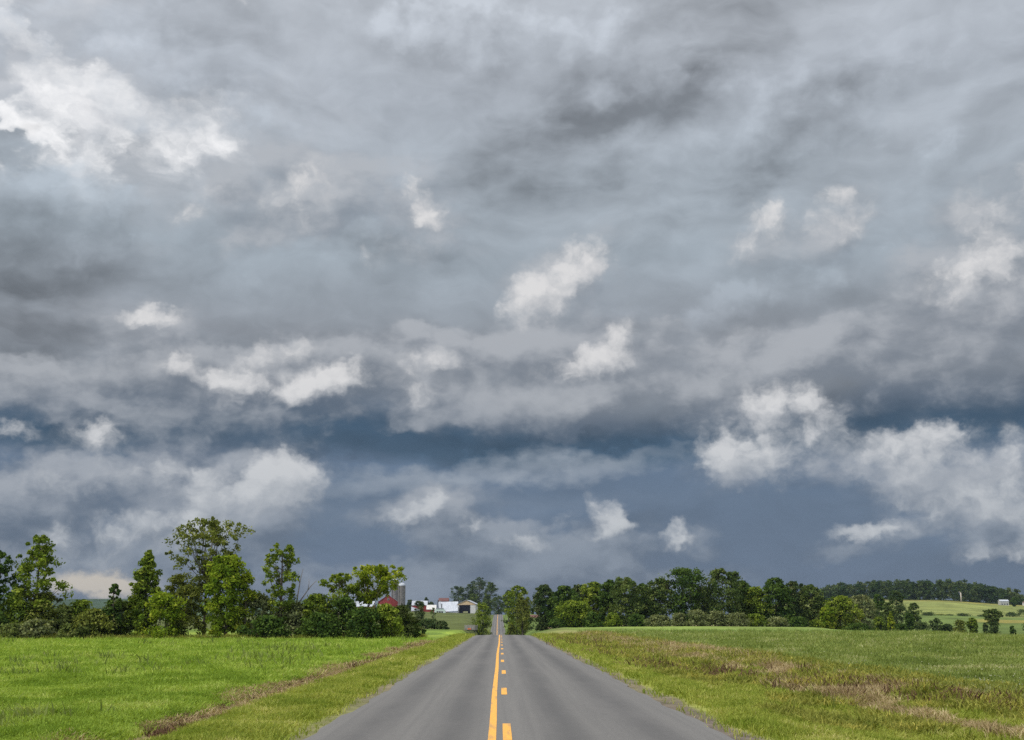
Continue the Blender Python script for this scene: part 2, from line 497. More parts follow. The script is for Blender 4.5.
class MB:
    """collects boxes, tubes and polygons, builds one mesh"""

    def __init__(self):
        self.v, self.f = [], []

    def poly(self, pts):
        b = len(self.v)
        self.v += [tuple(p) for p in pts]
        self.f.append(list(range(b, b + len(pts))))
        return self

    def box(self, x0, x1, y0, y1, z0, z1):
        b = len(self.v)
        self.v += [(x, y, z) for z in (z0, z1) for (x, y) in ((x0, y0), (x1, y0), (x1, y1), (x0, y1))]
        for q in ((0, 3, 2, 1), (4, 5, 6, 7), (0, 1, 5, 4), (1, 2, 6, 5), (2, 3, 7, 6), (3, 0, 4, 7)):
            self.f.append([b + i for i in q])
        return self

    def slab(self, pts, t):
        """thick plate: polygon pts extruded by vector t"""
        b = len(self.v)
        k = len(pts)
        self.v += [tuple(p) for p in pts] + [tuple(np.add(p, t)) for p in pts]
        self.f.append(list(range(b + k - 1, b - 1, -1)))
        self.f.append(list(range(b + k, b + 2 * k)))
        for i in range(k):
            j = (i + 1) % k
            self.f.append([b + i, b + j, b + k + j, b + k + i])
        return self

    def tube(self, pts, rad, sides=6, cap=True):
        pts = [Vector(p) for p in pts]
        b = len(self.v)
        for i, p in enumerate(pts):
            t = (pts[min(i + 1, len(pts) - 1)] - pts[max(i - 1, 0)]).normalized()
            u = t.orthogonal().normalized() if abs(t.z) < 0.95 else Vector((1, 0, 0)).cross(t).normalized()
            w = t.cross(u)
            r = rad[i] if hasattr(rad, '__len__') else rad
            for k in range(sides):
                a = 2 * math.pi * k / sides
                self.v.append(tuple(p + (u * math.cos(a) + w * math.sin(a)) * r))
        for i in range(len(pts) - 1):
            for k in range(sides):
                k2 = (k + 1) % sides
                self.f.append([b + i * sides + k, b + i * sides + k2, b + (i + 1) * sides + k2, b + (i + 1) * sides + k])
        if cap:
            e = b + (len(pts) - 1) * sides
            self.f.append([e + k for k in range(sides)])
            self.f.append([b + k for k in range(sides - 1, -1, -1)])
        return self

    def lathe(self, prof, sides=24):
        """profile of (radius, z) about the z axis"""
        b = len(self.v)
        for r, z in prof:
            for k in range(sides):
                a = 2 * math.pi * k / sides
                self.v.append((r * math.cos(a), r * math.sin(a), z))
        for i in range(len(prof) - 1):
            for k in range(sides):
                k2 = (k + 1) % sides
                self.f.append([b + i * sides + k, b + i * sides + k2, b + (i + 1) * sides + k2, b + (i + 1) * sides + k])
        return self

    def shift(self, off, start=0):
        for i in range(start, len(self.v)):
            self.v[i] = tuple(np.add(self.v[i], off))
        return self

    def build(self, name, mat, parent=None, smooth=False):
        me = bpy.data.meshes.new(name)
        me.from_pydata(self.v, [], self.f)
        me.validate()
        me.update()
        if smooth:
            for p in me.polygons:
                p.use_smooth = True
        return link(name, me, mat, parent)


def tag(o, label=None, cat=None, group=None, kind=None):
    if label:
        o['label'] = label
    if cat:
        o['category'] = cat
    if group:
        o['group'] = group
    if kind:
        o['kind'] = kind
    return o


def thing(name, label, cat, loc, rz=0.0, group=None):
    o = bpy.data.objects.new(name, None)
    COL.objects.link(o)
    o.location = loc
    o.rotation_euler = (0, 0, rz)
    o.empty_display_size = 0.2
    return tag(o, label, cat, group)


# ------------------------------------------------------------------ terrain
ROAD_L, ROAD_R = -3.25, 3.72
XR_T = np.array([(-60, 0), (20, 0), (33, -.05), (46, -.085), (59, -.14), (70, -.19), (95, -.25), (180, -.55), (300, -1.6), (573, -3.35), (800, -4.6), (1019, -5.5), (1400, -8), (16000, -8)])
ZR_T = np.array([(-100, 0), (150, 0), (166, -.06), (180, -.24), (200, -.7), (240, -2.1), (300, -4.2), (380, -6.0), (450, -6.3), (520, -5.4), (573, -4.1), (640, -2.5), (800, 1.2),
                 (900, 3.6), (980, 5.5), (1019, 6.25), (1060, 6.5), (1120, 6.0), (1300, 2), (2000, 0), (16000, 0)])


def xr(Y):
    return np.interp(Y, XR_T[:, 0], XR_T[:, 1])


def zroad(Y):
    Y = np.asarray(Y, dtype=float)
    return sum(np.interp(Y * k, ZR_T[:, 0], ZR_T[:, 1]) for k in (.96, .98, 1.0, 1.02, 1.04)) / 5.0


COLS = [
    (-400, [(300, 0), (1000, 1), (2200, 3), (2900, 28), (3600, 56), (4600, 62)]),
    (60, [(300, 0), (1000, 0), (2200, 3), (2900, 30), (3600, 60), (4600, 64)]),
    (200, [(300, 0), (1000, 1), (2200, 4), (2900, 32), (3600, 62), (4600, 66)]),
    (330, [(260, 0), (600, 3), (1000, 10.5), (2000, 8), (2900, 30), (3600, 58), (4600, 60)]),
    (410, [(260, 0), (600, 1.6), (1000, 9), (1500, 9), (3000, 5), (3600, 15), (4600, 17)]),
    (472, [(150, 0), (260, -.1), (340, -.95), (600, .9), (800, 3.8), (1000, 7.4), (1150, 8.5), (1600, 5), (3000, 0), (4600, 5)]),
    (498, [(150, 0), (260, -.6), (340, -1.5), (450, -3.0), (600, -2.0), (800, 2.0), (1000, 6.2), (1150, 6.6), (1600, 2), (4600, 5)]),
    (530, [(170, 0), (250, -.8), (350, -1.0), (500, -.6), (700, 3.0), (1000, 7), (1500, 6), (3000, 0), (4600, 5)]),
    (565, [(150, 0), (220, .1), (270, .30), (330, .2), (500, 0), (900, 2), (3000, 0), (4600, 5)]),
    (680, [(150, 0), (220, .2), (270, .55), (330, .5), (500, 0), (900, 2), (3000, 0), (4600, 5)]),
    (800, [(150, 0), (220, .15), (270, .42), (330, .2), (450, -1), (700, 2), (1000, 12), (1300, 22), (2500, 10), (4600, 5)]),
    (860, [(150, 0), (200, .02), (245, .0), (280, -.8), (340, -2.1), (430, -2.0), (600, .5), (900, 10), (1200, 21.5), (1500, 28), (2500, 10), (4600, 5)]),
    (920, [(140, 0), (198, .03), (225, -.6), (310, -2.4), (400, -2.1), (600, -.6), (800, 4.5), (1000, 11.3), (1200, 21.2), (1400, 25), (2500, 8), (4600, 5)]),
    (1024, [(120, 0), (160, -.15), (190, -1.1), (300, -3), (400, -2.6), (600, -1.0), (800, 2.5), (1000, 7.2), (1200, 16.5), (1400, 19), (2500, 4), (4600, 5)]),
    (1400, [(110, 0), (150, -.3), (300, -3), (600, -2), (1200, 7), (2500, 3), (4600, 5)]),
]
COL_S = np.array([(c[0] - 505.0) / F for c in COLS])
COL_T = [np.array([(-1e5, c[1][0][1])] + list(c[1]), dtype=float) for c in COLS]


def _sm(t):
    t = np.clip(t, 0, 1)
    return t * t * (3 - 2 * t)


def _open_land(X, Y):
    Yc = np.maximum(Y, 1.0)
    s = np.clip(X / Yc, COL_S[0], COL_S[-1])
    idx = np.clip(np.searchsorted(COL_S, s) - 1, 0, len(COL_S) - 2)
    t = _sm((s - COL_S[idx]) / (COL_S[idx + 1] - COL_S[idx]))
    z = np.zeros_like(X)
    for k in (.92, .96, 1.0, 1.04, 1.08):
        tab = np.stack([np.interp(Yc * k, c[:, 0], c[:, 1]) for c in COL_T])
        i = np.arange(X.size)
        z += tab[idx, i] * (1 - t) + tab[idx + 1, i] * t
    return z / 5.0


def _wave(x, y, seed):
    v = np.zeros_like(x)
    for k, (a, b) in enumerate(((.9, .5), (-.4, 1.0), (.7, -.8), (1.3, .3), (-.2, -1.4))):
        v += np.sin(x * a + y * b + seed * (k + 1.3) + 1.7 * np.sin(.6 * x * b - .5 * y * a + seed + k))
    return v / 5.0


_LAT = np.random.default_rng(5).uniform(0, 1, (256, 256))


def vnoise(x, y):
    xi, yi = np.floor(x).astype(int), np.floor(y).astype(int)
    u, w = _sm(x - xi), _sm(y - yi)
    g = lambda a, b: _LAT[a & 255, b & 255]
    return (g(xi, yi) * (1 - u) + g(xi + 1, yi) * u) * (1 - w) + (g(xi, yi + 1) * (1 - u) + g(xi + 1, yi + 1) * u) * w


def fbm2(x, y, seed=0.0, octs=4):
    """0..1, mean about .5"""
    v, a, t = 0.0, 1.0, 0.0
    for k in range(octs):
        v = v + a * vnoise(x * 2 ** k + seed * 17.3 + k * 31.7, y * 2 ** k - seed * 9.1 + k * 11.3)
        t += a
        a *= .6
    return v / t


def terrain(X, Y, carve=True):
    X = np.atleast_1d(np.asarray(X, dtype=float)).ravel()
    Y = np.atleast_1d(np.asarray(Y, dtype=float)).ravel()
    z = _open_land(X, Y)
    c = (ROAD_L + ROAD_R) / 2
    dist = np.abs(X - xr(Y) - c)
    hw = (ROAD_R - ROAD_L) / 2
    wide = np.interp(Y, [150, 230, 450, 700], [14, 4, 5, 16])
    w = 1 - _sm((dist - hw - 0.6) / wide)
    zr = zroad(Y)
    z = z * (1 - w) + zr * w
    # shallow ditches on both sides, rolling micro relief in the fields
    dl = X - xr(Y)
    amp = np.interp(Y, [0, 140, 200], [1, 1, 0])
    z -= amp * .22 * np.exp(-((dl + 6.3) / .55) ** 2)
    z -= amp * .38 * np.exp(-((dl - 8.2) / 2.4) ** 2)
    z += (1 - w) * .07 * _wave(X * .23, Y * .16, 1.0) * np.clip(Y / 40.0, 0, 1)
    z += np.clip((Y - 2000) / 2000, 0, 1) * 6 * _wave(X * .0021, Y * .0012, 4.0)
    if carve:
        z -= .035 * _sm((dist - hw + .25) / .25) * _sm((hw + 1.0 - dist) / .6)
        under = np.interp(Y, [0, 100, 250, 500, 1100], [.12, .16, .3, .5, .8])
        z -= under * (1 - _sm((dist - hw + .55) / .4))
    return z


def ground_z(x, y):
    return float(terrain(x, y)[0])


# land-use colours (base colours of the ground cover itself)
LEFT_FIELD = np.array((.17, .235, .036))
RIGHT_FIELD = np.array((.155, .18, .056))
VERGE = np.array((.205, .225, .05))
DRY = np.array((.25, .19, .10))
GRAVEL = np.array((.13, .108, .088))
PASTURE = np.array((.080, .098, .028))
PALE = np.array((.165, .190, .055))
YEL = np.array((.22, .20, .05))
GREEN2 = np.array((.098, .138, .034))
TAN = np.array((.26, .21, .11))
FOREST = np.array((.035, .06, .03))


def land_colour(X, Y):
    dl = X - xr(Y)
    wv = _wave(X * .35, Y * .22, 2.0)
    wv2 = _wave(X * 1.3, Y * .8, 7.0)
    s = X / np.maximum(Y, 1)
    px = 505 + s * F
    c = np.where((dl < 0)[:, None], LEFT_FIELD, RIGHT_FIELD).astype(float)

    def put(mask, col):
        nonlocal c
        mask = np.clip(mask, 0, 1)[:, None]
        c = c * (1 - mask) + col * mask

    def band(v, a, b, e):
        return _sm((v - a + e) / (2 * e)) * _sm((b + e - v) / (2 * e))
    # right field: smoother brighter strip towards its far edge
    put(band(dl, 14, 400, 2) * _sm((Y - 165) / 30) * .7, np.array((.12, .20, .035)))
    put(band(dl, 14, 400, 2) * _sm((Y - 228) / 12) * .6, np.array((.17, .22, .05)))
    # beyond the fields
    put(_sm((Y - 150 - 30 * (px < 400)) / 25) * (dl < -9), np.array((.12, .18, .03)))
    put(_sm((Y - 262) / 12) * (dl < -3), PASTURE * (1 + .25 * wv[:, None]))
    put(_sm((Y - 250) / 30) * band(dl, -3, 40, 2) * (px < 560), np.array((.10, .145, .035)))
    rv = (px > 545) * 1.0
    edge = np.interp(px, [545, 800, 860, 920, 1024, 1400], [300, 290, 250, 203, 168, 150])
    put(rv * _sm((Y - edge) / 8), TAN)
    put(rv * _sm((Y - edge - 90) / 40), GREEN2)
    put(rv * (px > 890) * _sm((Y - 660 - 20 * wv) / 14) * _sm((760 - Y) / 14) * _sm((px - 960) / 20), YEL)
    put(rv * _sm((Y - 815) / 25), PALE)
    put(rv * _sm((Y - 1155) / 15), YEL)
    put(rv * _sm((Y - 1185) / 15), PASTURE)
    put(_sm((Y - 1500) / 500) * 1.0, np.array((.08, .12, .05)))
    put(_sm((Y - 2400) / 400) * 1.0, FOREST)
    far_ = np.clip((Y - 140) / 60, 0, 1)[:, None]
    m_ = (fbm2(X * .06, Y * .03, 3.0, 5) - .5)[:, None]
    c = c * (1 + far_ * 1.1 * m_)
    # verges and dry strips along the road
    near = (Y > -60) * _sm((230 - Y) / 40)
    put(near * band(dl, -5.9, 5.6, .4), VERGE)
    put(near * band(dl, 5.6, 9.6, .9) * .7, np.array((.15, .155, .035)))
    put(near * band(dl, 9.4 + .5 * wv, 13.2 + .8 * wv, .9) * np.clip(.45 + .5 * wv2, 0, 1), DRY)
    put(near * _sm((112 - Y) / 12) * band(dl, -6.85 + .15 * wv2, -5.85 + .2 * wv2, .14) * np.clip(.75 + .45 * wv, .25, 1), DRY)
    put(near * np.clip(band(dl, ROAD_L - .45 + .18 * wv2, ROAD_L + 1, .12), 0, 1) * np.clip(.7 + .6 * wv, .2, 1), GRAVEL)
    put(near * np.clip(band(dl, ROAD_R - 1, ROAD_R + .62 + .2 * wv2, .12), 0, 1) * np.clip(.9 + .4 * wv, .3, 1), GRAVEL)
    return c


def build_ground():
    a1 = np.radians(np.arange(-33, 33.01, .14))
    a2 = np.radians(np.concatenate([np.arange(-180, -33, 3.0), np.arange(36, 180, 3.0)]))
    ang = np.sort(np.concatenate([a1, a2]))
    rad = [0.0, 1.0]
    while rad[-1] < 1700:
        rad.append(rad[-1] * 1.016 + .05)
    while rad[-1] < 4300:
        rad.append(rad[-1] * 1.05)
    rad = np.array(rad[1:])
    A, Rr = np.meshgrid(ang, rad)
    # keep the distance along Y even in front, so cross field lines stay crisp
    X = Rr * np.sin(A)
    Y = Rr * np.cos(A)
    z = terrain(X, Y)
    V = np.stack([X.ravel(), Y.ravel(), z], axis=1)
    na, nr = len(ang), len(rad)
    i = np.arange(nr - 1)[:, None] * na
    j = np.arange(na)[None, :]
    j2 = (j + 1) % na
    faces = np.stack([(i + j), (i + j2), (i + na + j2), (i + na + j)], axis=-1).reshape(-1, 4)
    V = np.vstack([V, [[0, 0, 0]]])
    me = np_mesh('ground', V, faces, smooth=True)
    col = land_colour(V[:, 0], V[:, 1])
    at_ = me.attributes.new('cover', 'FLOAT_COLOR', 'POINT')
    at_.data.foreach_set('color', np.hstack([col, np.ones((len(col), 1))]).astype(np.float32).ravel())
    m, n = new_mat('ground_cover')
    a = n.node('ShaderNodeAttribute', attribute_name='cover').outputs['Color']
    o = n.node('ShaderNodeTexCoord').outputs['Object']
    f1 = n.noise(o, .25, 6.0, .6)
    f2 = n.noise(o, 2.5, 8.0, .65)
    f3 = n.noise(n.v('MULTIPLY', o, (.03, .1, .03)), 1.0, 5.0, .6)
    g = n.m('ADD', n.m('MULTIPLY', n.smooth(f1, .3, .7), .35), n.m('MULTIPLY', n.smooth(f2, .25, .75), .75))
    g = n.m('ADD', n.m('MULTIPLY', g, .75), n.m('MULTIPLY_ADD', n.smooth(f3, .3, .7), .35, .35))
    c = n.mix(1.0, a, n.comb(g, g, g), blend='MULTIPLY')
    c = n.mix(n.m('MULTIPLY', n.smooth(f3, .45, .7), .3), c, n.mix(1.0, c, (1.35, 1.05, .8), blend='MULTIPLY'))
    finish(n, principled(n, c, .95, .1, n.m('ADD', f1, f2), .6, .12))
    o = link('ground', me, m)
    tag(o, 'open rolling farmland with bright green fields beside the road', 'ground', kind='structure')


build_ground()


# ------------------------------------------------------------------ road
def strip(ys, xa, xb, lift, cols=2, crown=.0):
    """surface between two offsets from the road's axis, draped along its profile"""
    V, UV = [], []
    zz = zroad(ys)
    for y, z in zip(ys, zz):
        a = xa(y) if callable(xa) else xa
        b = xb(y) if callable(xb) else xb
        for k in range(cols):
            t = k / (cols - 1)
            x = a + (b - a) * t
            V.append((x + float(xr(y)), y, z + lift - crown * ((x - .24) / 3.5) ** 2))
            UV.append((x, y))
    nr = len(ys)
    Fc = [[r * cols + k, r * cols + k + 1, (r + 1) * cols + k + 1, (r + 1) * cols + k] for r in range(nr - 1) for k in range(cols - 1)]
    return V, Fc, UV


YS = np.concatenate([np.arange(-40, 120, 1.0), np.arange(120, 260, 1.5), np.arange(260, 1240, 6.0)])


def edge_w(y, seed):
    return .05 * math.sin(y * .9 + seed) + .04 * math.sin(y * 2.3 + 2 * seed) + .06 * math.sin(y * .21 + seed)


V, Fc, UV = strip(YS, lambda y: ROAD_L + edge_w(y, 1.0), lambda y: ROAD_R + edge_w(y, 4.0), .06, 15, .06)
me = np_mesh('road', V, Fc, smooth=True)
at_ = me.attributes.new('lane', 'FLOAT_VECTOR', 'POINT')
at_.data.foreach_set('vector', np.array([(u, w, 0) for u, w in UV], dtype=np.float32).ravel())
m, n = new_mat('asphalt')
lane = n.node('ShaderNodeAttribute', attribute_name='lane').outputs['Vector']
o = n.node('ShaderNodeTexCoord').outputs['Object']
lx, ly, _ = n.sep(lane)
wob = n.m('MULTIPLY', n.m('SUBTRACT', n.noise(n.v('MULTIPLY', lane, (.3, .03, 1)), 1.0, 3.0), .5), .5)
lx2 = n.m('ADD', lx, wob)


def gauss(x, c, w):
    t = n.m('DIVIDE', n.m('SUBTRACT', x, c), w)
    return n.m('POWER', 2.718, n.m('MULTIPLY', n.m('MULTIPLY', t, t), -1.0))


# polished wheel tracks are a shade darker, the strips between and the edges paler
track = n.m('ADD', n.m('ADD', gauss(lx2, -2.35, .42), gauss(lx2, -.9, .38)), n.m('ADD', gauss(lx2, 1.05, .40), gauss(lx2, 2.55, .45)))
streak = n.noise(n.v('MULTIPLY', lane, (5.0, .06, 1)), 1.0, 6.0, .6)
patch = n.noise(n.v('MULTIPLY', lane, (.6, .12, 1)), 1.0, 5.0, .6)
grain = n.noise(o, 55.0, 3.0, .7)
grain2 = n.noise(o, 9.0, 4.0, .7)
c = n.mix(n.m('MULTIPLY', track, .85), (.126, .121, .113), (.066, .064, .062))
c = n.mix(n.smooth(streak, .35, .7, 0, .38), c, (.072, .070, .068))
c = n.mix(n.smooth(patch, .4, .7, 0, .45), c, (.116, .110, .104))
gs = n.m('MULTIPLY_ADD', n.m('SUBTRACT', grain, .5), 1.1, n.m('MULTIPLY_ADD', n.m('SUBTRACT', grain2, .5), .35, 1.0))
c = n.mix(1.0, c, n.comb(gs, gs, gs), blend='MULTIPLY')
# hairline cracks
vo = n.node('ShaderNodeTexVoronoi', feature='DISTANCE_TO_EDGE')
n._in(vo.inputs['Vector'], n.v('ADD', n.v('MULTIPLY', lane, (.32, .11, 1)), n.v('SCALE', n.noise(lane, .8, 4.0, color=True), scale=.5)))
vo.inputs['Scale'].default_value = 1.0
crack = n.m('MULTIPLY', n.smooth(vo.outputs[0], .0, .006, 1, 0), n.smooth(n.noise(lane, .11, 3.0), .5, .62))
c = n.mix(n.m('MULTIPLY', crack, .55), c, (.05, .048, .046))
finish(n, principled(n, c, .82, .3, n.m('ADD', grain, grain2), .35, .01))
tag(link('road', me, m), 'grey two lane asphalt road running straight to a crest and on over a far hill', 'road', kind='structure')


def paint_mat(name, col):
    m, n = new_mat(name)
    o = n.node('ShaderNodeTexCoord').outputs['Object']
    f = n.noise(o, 14.0, 5.0, .7)
    g = n.noise(n.v('MULTIPLY', o, (3, .3, 1)), 2.0, 4.0, .6)
    c = n.mix(n.smooth(f, .3, .75, 0, .55), col, tuple(v * .55 for v in col))
    c = n.mix(n.smooth(g, .5, .75, 0, .6), c, (.16, .135, .10))
    c = n.mix(n.smooth(n.noise(o, 60.0, 3.0, .7), .56, .70, 0, .6), c, (.12, .11, .10))
    finish(n, principled(n, c, .6, .3))
    return m


yellow = paint_mat('yellow_paint', (.72, .36, .055))


def crown_z(x):
    return .06 - .06 * ((x - .24) / 3.5) ** 2


SOLID = np.array([(-40, -.2), (19.5, -.2), (24, -.2), (33, -.215), (43, -.215), (53, -.205), (60, -.21), (84, -.205), (107, -.17), (130, -.19), (1300, -.19)])


def solid_c(y):
    return float(np.interp(y, SOLID[:, 0], SOLID[:, 1]))


ys = YS[YS > -39]
w_far = lambda y: .065 if y < 400 else .12
V, Fc, _ = strip(ys, lambda y: solid_c(y) - w_far(y), lambda y: solid_c(y) + w_far(y), .004, 2)
V = [(x, y, z + crown_z(x - float(xr(y))) + (0 if y < 200 else .02)) for x, y, z in V]
tag(link('centre_line', np_mesh('centre_line', V, Fc), yellow), 'long solid yellow line painted along the middle of the road', 'road marking', kind='structure')
V, Fc = [], []
for k in range(-4, 26):
    y0 = 20.0 + 12.19 * k + random.uniform(-.15, .15)
    if y0 > 200:
        break
    wob = random.uniform(-.012, .012)
    a, f, _ = strip(np.linspace(y0, y0 + 3.15, 5), -.035 + wob, .11 + wob, .004, 2)
    a = [(x, y, z + crown_z(x - float(xr(y)))) for x, y, z in a]
    b = len(V)
    V += a
    Fc += [[b + i for i in q] for q in f]
tag(link('centre_dashes', np_mesh('centre_dashes', V, Fc), yellow), 'broken yellow dashes painted to the right of the solid line', 'road marking', kind='structure')


# ------------------------------------------------------------------ grasses and weeds (uncountable)
def tufts(name, label, X, Y, size, blades, width, lean, mat, tint_fn=None, up_bias=1.0, zoff=0.0):
    """clumps of bent blades; X, Y, size are arrays"""
    k = len(X)
    Z = terrain(X, Y)
    size = size * np.clip(.35 + 1.3 * fbm2(X * 1.1, Y * .7, 9.0, 3), .4, 1.7)
    bx = np.repeat(X, blades)
    by = np.repeat(Y, blades)
    bz = np.repeat(Z + zoff, blades)
    s = np.repeat(size, blades) * RNG.uniform(.55, 1.15, k * blades)
    a = RNG.uniform(0, 2 * np.pi, k * blades)
    ln = RNG.uniform(.15, 1.0, k * blades) * lean
    off = np.repeat(size, blades) * .45
    bx = bx + RNG.normal(0, 1, k * blades) * off
    by = by + RNG.normal(0, 1, k * blades) * off
    dxy = np.stack([np.cos(a), np.sin(a)], 1)
    face = RNG.uniform(0, 2 * np.pi, k * blades)
    w = (width * s)[:, None] * np.stack([np.cos(face), np.sin(face)], 1)
    p0 = np.stack([bx, by, bz - .03], 1)
    p1 = p0 + np.concatenate([dxy * (s * ln * .35)[:, None], (s * .55 * up_bias)[:, None]], 1)
    p2 = p0 + np.concatenate([dxy * (s * ln)[:, None], (s * up_bias * np.clip(1 - .35 * ln, .3, 1))[:, None]], 1)
    w3 = np.concatenate([w, np.zeros((len(w), 1))], 1)
    V = np.stack([p0 - w3 * .5, p0 + w3 * .5, p1 + w3 * .5, p1 - w3 * .5, p2 + w3 * .1, p2 - w3 * .1], 1).reshape(-1, 3)
    b = np.arange(k * blades)[:, None] * 6
    Fq = np.concatenate([b + np.array([[0, 1, 2, 3]]), b + np.array([[3, 2, 4, 5]])], 0)
    t = RNG.uniform(0, 1, k) if tint_fn is None else tint_fn(X, Y)
    t = np.clip(np.repeat(t, blades) + RNG.normal(0, .12, k * blades), 0, 1)
    o = link(name, np_mesh(name, V, Fq, np.repeat(t, 6)), mat)
    return tag(o, label, None, None, 'stuff')


def scatter(cnt, y0, y1, xa, xb, power=1.6):
    """more clumps close by, thinning out with distance; xa, xb may depend on Y"""
    u = RNG.uniform(0, 1, cnt)
    e = 1 - power
    Y = (y0 ** e + u * (y1 ** e - y0 ** e)) ** (1 / e)
    A = xa(Y) if callable(xa) else xa
    B = xb(Y) if callable(xb) else xb
    X = A + (B - A) * RNG.uniform(0, 1, cnt)
    return X, Y


def patchy(sx, sy, seed, base=.5, amp=.6):
    return lambda X, Y: np.clip(base + amp * 2.6 * (fbm2(X * sx * 2.2, Y * sy * 2.2, seed, 5) - .5) + RNG.normal(0, .10, X.shape), 0, 1)


def dsize(Y, s0):
    return s0 * (Y / 25.0) ** .42


g_left = foliage_mat('clover_green', (.135, .210, .026), (.265, .355, .060), .35, (.35, .40, .11))
g_right = foliage_mat('hayfield_green', (.112, .152, .036), (.218, .258, .072), .3, (.36, .35, .18))
g_verge = foliage_mat('verge_green', (.145, .195, .026), (.310, .335, .072), .35, (.46, .42, .17))
g_dry = foliage_mat('dry_straw', (.20, .145, .078), (.40, .315, .175), .25, (.52, .44, .26))
g_weed = foliage_mat('weed_olive', (.105, .13, .024), (.27, .265, .06), .3, (.48, .41, .10))
g_dock = foliage_mat('dead_dock_brown', (.075, .045, .028), (.16, .10, .06), .15)

lf = lambda Y: -np.clip(Y * .46 + 3, 14, 80)
X, Y = scatter(95000, 17.5, 128, lf, lambda Y: xr(Y) - 6.6, 1.75)
tufts('field_grass', 'short bright green grass of the left field', X, Y, dsize(Y, .17), 4, .13, 1.0, g_left, patchy(.35, .22, 3.0, .45, .85))
X, Y = scatter(800, 18, 125, lf, lambda Y: xr(Y) - 8, 1.5)
k = fbm2(X * .16, Y * .1, 12.0) > .5
tufts('field_grass', 'darker rank tufts standing up in the left field', X[k], Y[k], dsize(Y[k], .34), 9, .10, .9, g_right, patchy(.5, .3, 2.0, .25, .5))
X, Y = scatter(100000, 17.5, 205, lambda Y: xr(Y) + 12.3, lambda Y: np.clip(Y * .46 + 4, 14, 95), 1.7)
tufts('hay_grass', 'duller green hay crop of the right field', X, Y, dsize(Y, .21), 4, .11, .9, g_right, patchy(.22, .14, 6.0, .42, .75))
X, Y = scatter(36000, 17.5, 170, lambda Y: xr(Y) - 6.2, lambda Y: xr(Y) + ROAD_L - .12, 1.7)
k = RNG.uniform(0, 1, len(X)) < np.clip((ROAD_L + xr(Y) - X - .12 - .8 * (fbm2(X * 0 + 3, Y * .35, 2.0) - .3)) / .5, .05, 1)
tufts('verge_grass', 'mown grass of the left verge beside the road', X[k], Y[k], dsize(Y[k], .15), 4, .11, .9, g_verge, patchy(.9, .3, 1.5, .4, .6))
X, Y = scatter(76000, 17.5, 172, lambda Y: xr(Y) + ROAD_R + .12, lambda Y: xr(Y) + 10.6, 1.7)
k = RNG.uniform(0, 1, len(X)) < np.clip((X - ROAD_R - xr(Y) - .42 - .8 * (fbm2(X * 0 + 9, Y * .35, 4.0) - .3)) / .5, .05, 1)
tufts('verge_grass', 'mown grass of the right verge beside the road', X[k], Y[k], dsize(Y[k], .17), 4, .11, .9, g_verge, patchy(.9, .3, 2.5, .42, .6))
X, Y = scatter(19000, 17.5, 112, lambda Y: xr(Y) - 7.0 - .25 * np.sin(Y * .4), lambda Y: xr(Y) - 5.75 + .15 * np.sin(Y * .7), 1.6)
k = fbm2(X * .15, Y * .3, 3.3) > .34
tufts('dry_grass', 'strip of dead straw along the left ditch', X[k], Y[k], dsize(Y[k], .24), 6, .07, 1.5, g_dry, patchy(.6, .9, 5.5, .42, .6), .7)
X, Y = scatter(34000, 17.5, 172, lambda Y: xr(Y) + 9.5 + .5 * np.sin(Y * .13), lambda Y: xr(Y) + 12.7 + .6 * np.sin(Y * .09 + 1), 1.65)
k = fbm2(X * .55, Y * .22, 3.0) > .46
tufts('dry_grass', 'band of tall dry straw coloured grass along the right ditch', X[k], Y[k], dsize(Y[k], .25), 6, .06, 1.2, g_dry, patchy(.9, .5, 4.5, .5, .6))
X, Y = scatter(26000, 17.5, 172, lambda Y: xr(Y) + 5.9, lambda Y: xr(Y) + 13.6, 1.6)
k = fbm2(X * .6, Y * .25, 7.0) > .50
tufts('weeds', 'olive green and yellowing weeds in the right ditch', X[k], Y[k], dsize(Y[k], .27), 7, .10, 1.0, g_weed, patchy(.8, .6, 2.2, .45, .6))
# dead brown docks in loose drifts
cx, cy = [], []
for (px, py, cnt, sp) in ((672, 660, 260, 1.3), (710, 662, 200, 1.0), (650, 657, 120, 1.0), (845, 679, 330, .75), (870, 678, 160, .5), (800, 676, 120, .6), (960, 692, 170, .6), (600, 641, 120, 1.6),
                          (622, 650, 100, 1.4), (770, 668, 140, .8), (910, 688, 110, .5), (1010, 700, 120, .5), (590, 637, 120, 2.0)):
    Y0 = 1.9 * F / (py - 620 + 3)
    X0 = (px - 505) / F * Y0
    cnt = int(cnt * .42)
    cx.append(RNG.normal(X0, sp * .8, cnt))
    cy.append(RNG.normal(Y0, sp * 2.4, cnt))
X, Y = np.concatenate(cx), np.concatenate(cy)
tufts('dead_weeds', 'dark brown dead dock stalks in the dry band', X, Y, dsize(Y, .30), 5, .10, .8, g_dock)
X, Y = scatter(5200, 17.5, 105, lambda Y: xr(Y) - 6.75, lambda Y: xr(Y) - 6.0, 1.6)
k = fbm2(X * .3, Y * .35, 21.0) > .47
tufts('dead_weeds', 'dark brown matted stalks in the left ditch', X[k], Y[k], dsize(Y[k], .20), 6, .10, 1.4, g_dock)
# rank growth at the foot of the hedgerow
X = RNG.uniform(-62, -9, 2600)
Y = 127.5 + RNG.normal(0, .9, 2600) + np.clip(X + 20, 0, 12) * 1.1
tufts('rank_grass', 'pale rank grass at the foot of the hedgerow', X, Y, np.full(len(X), .55), 5, .09, .7, g_weed, patchy(.3, .5, 1.1, .35, .55))
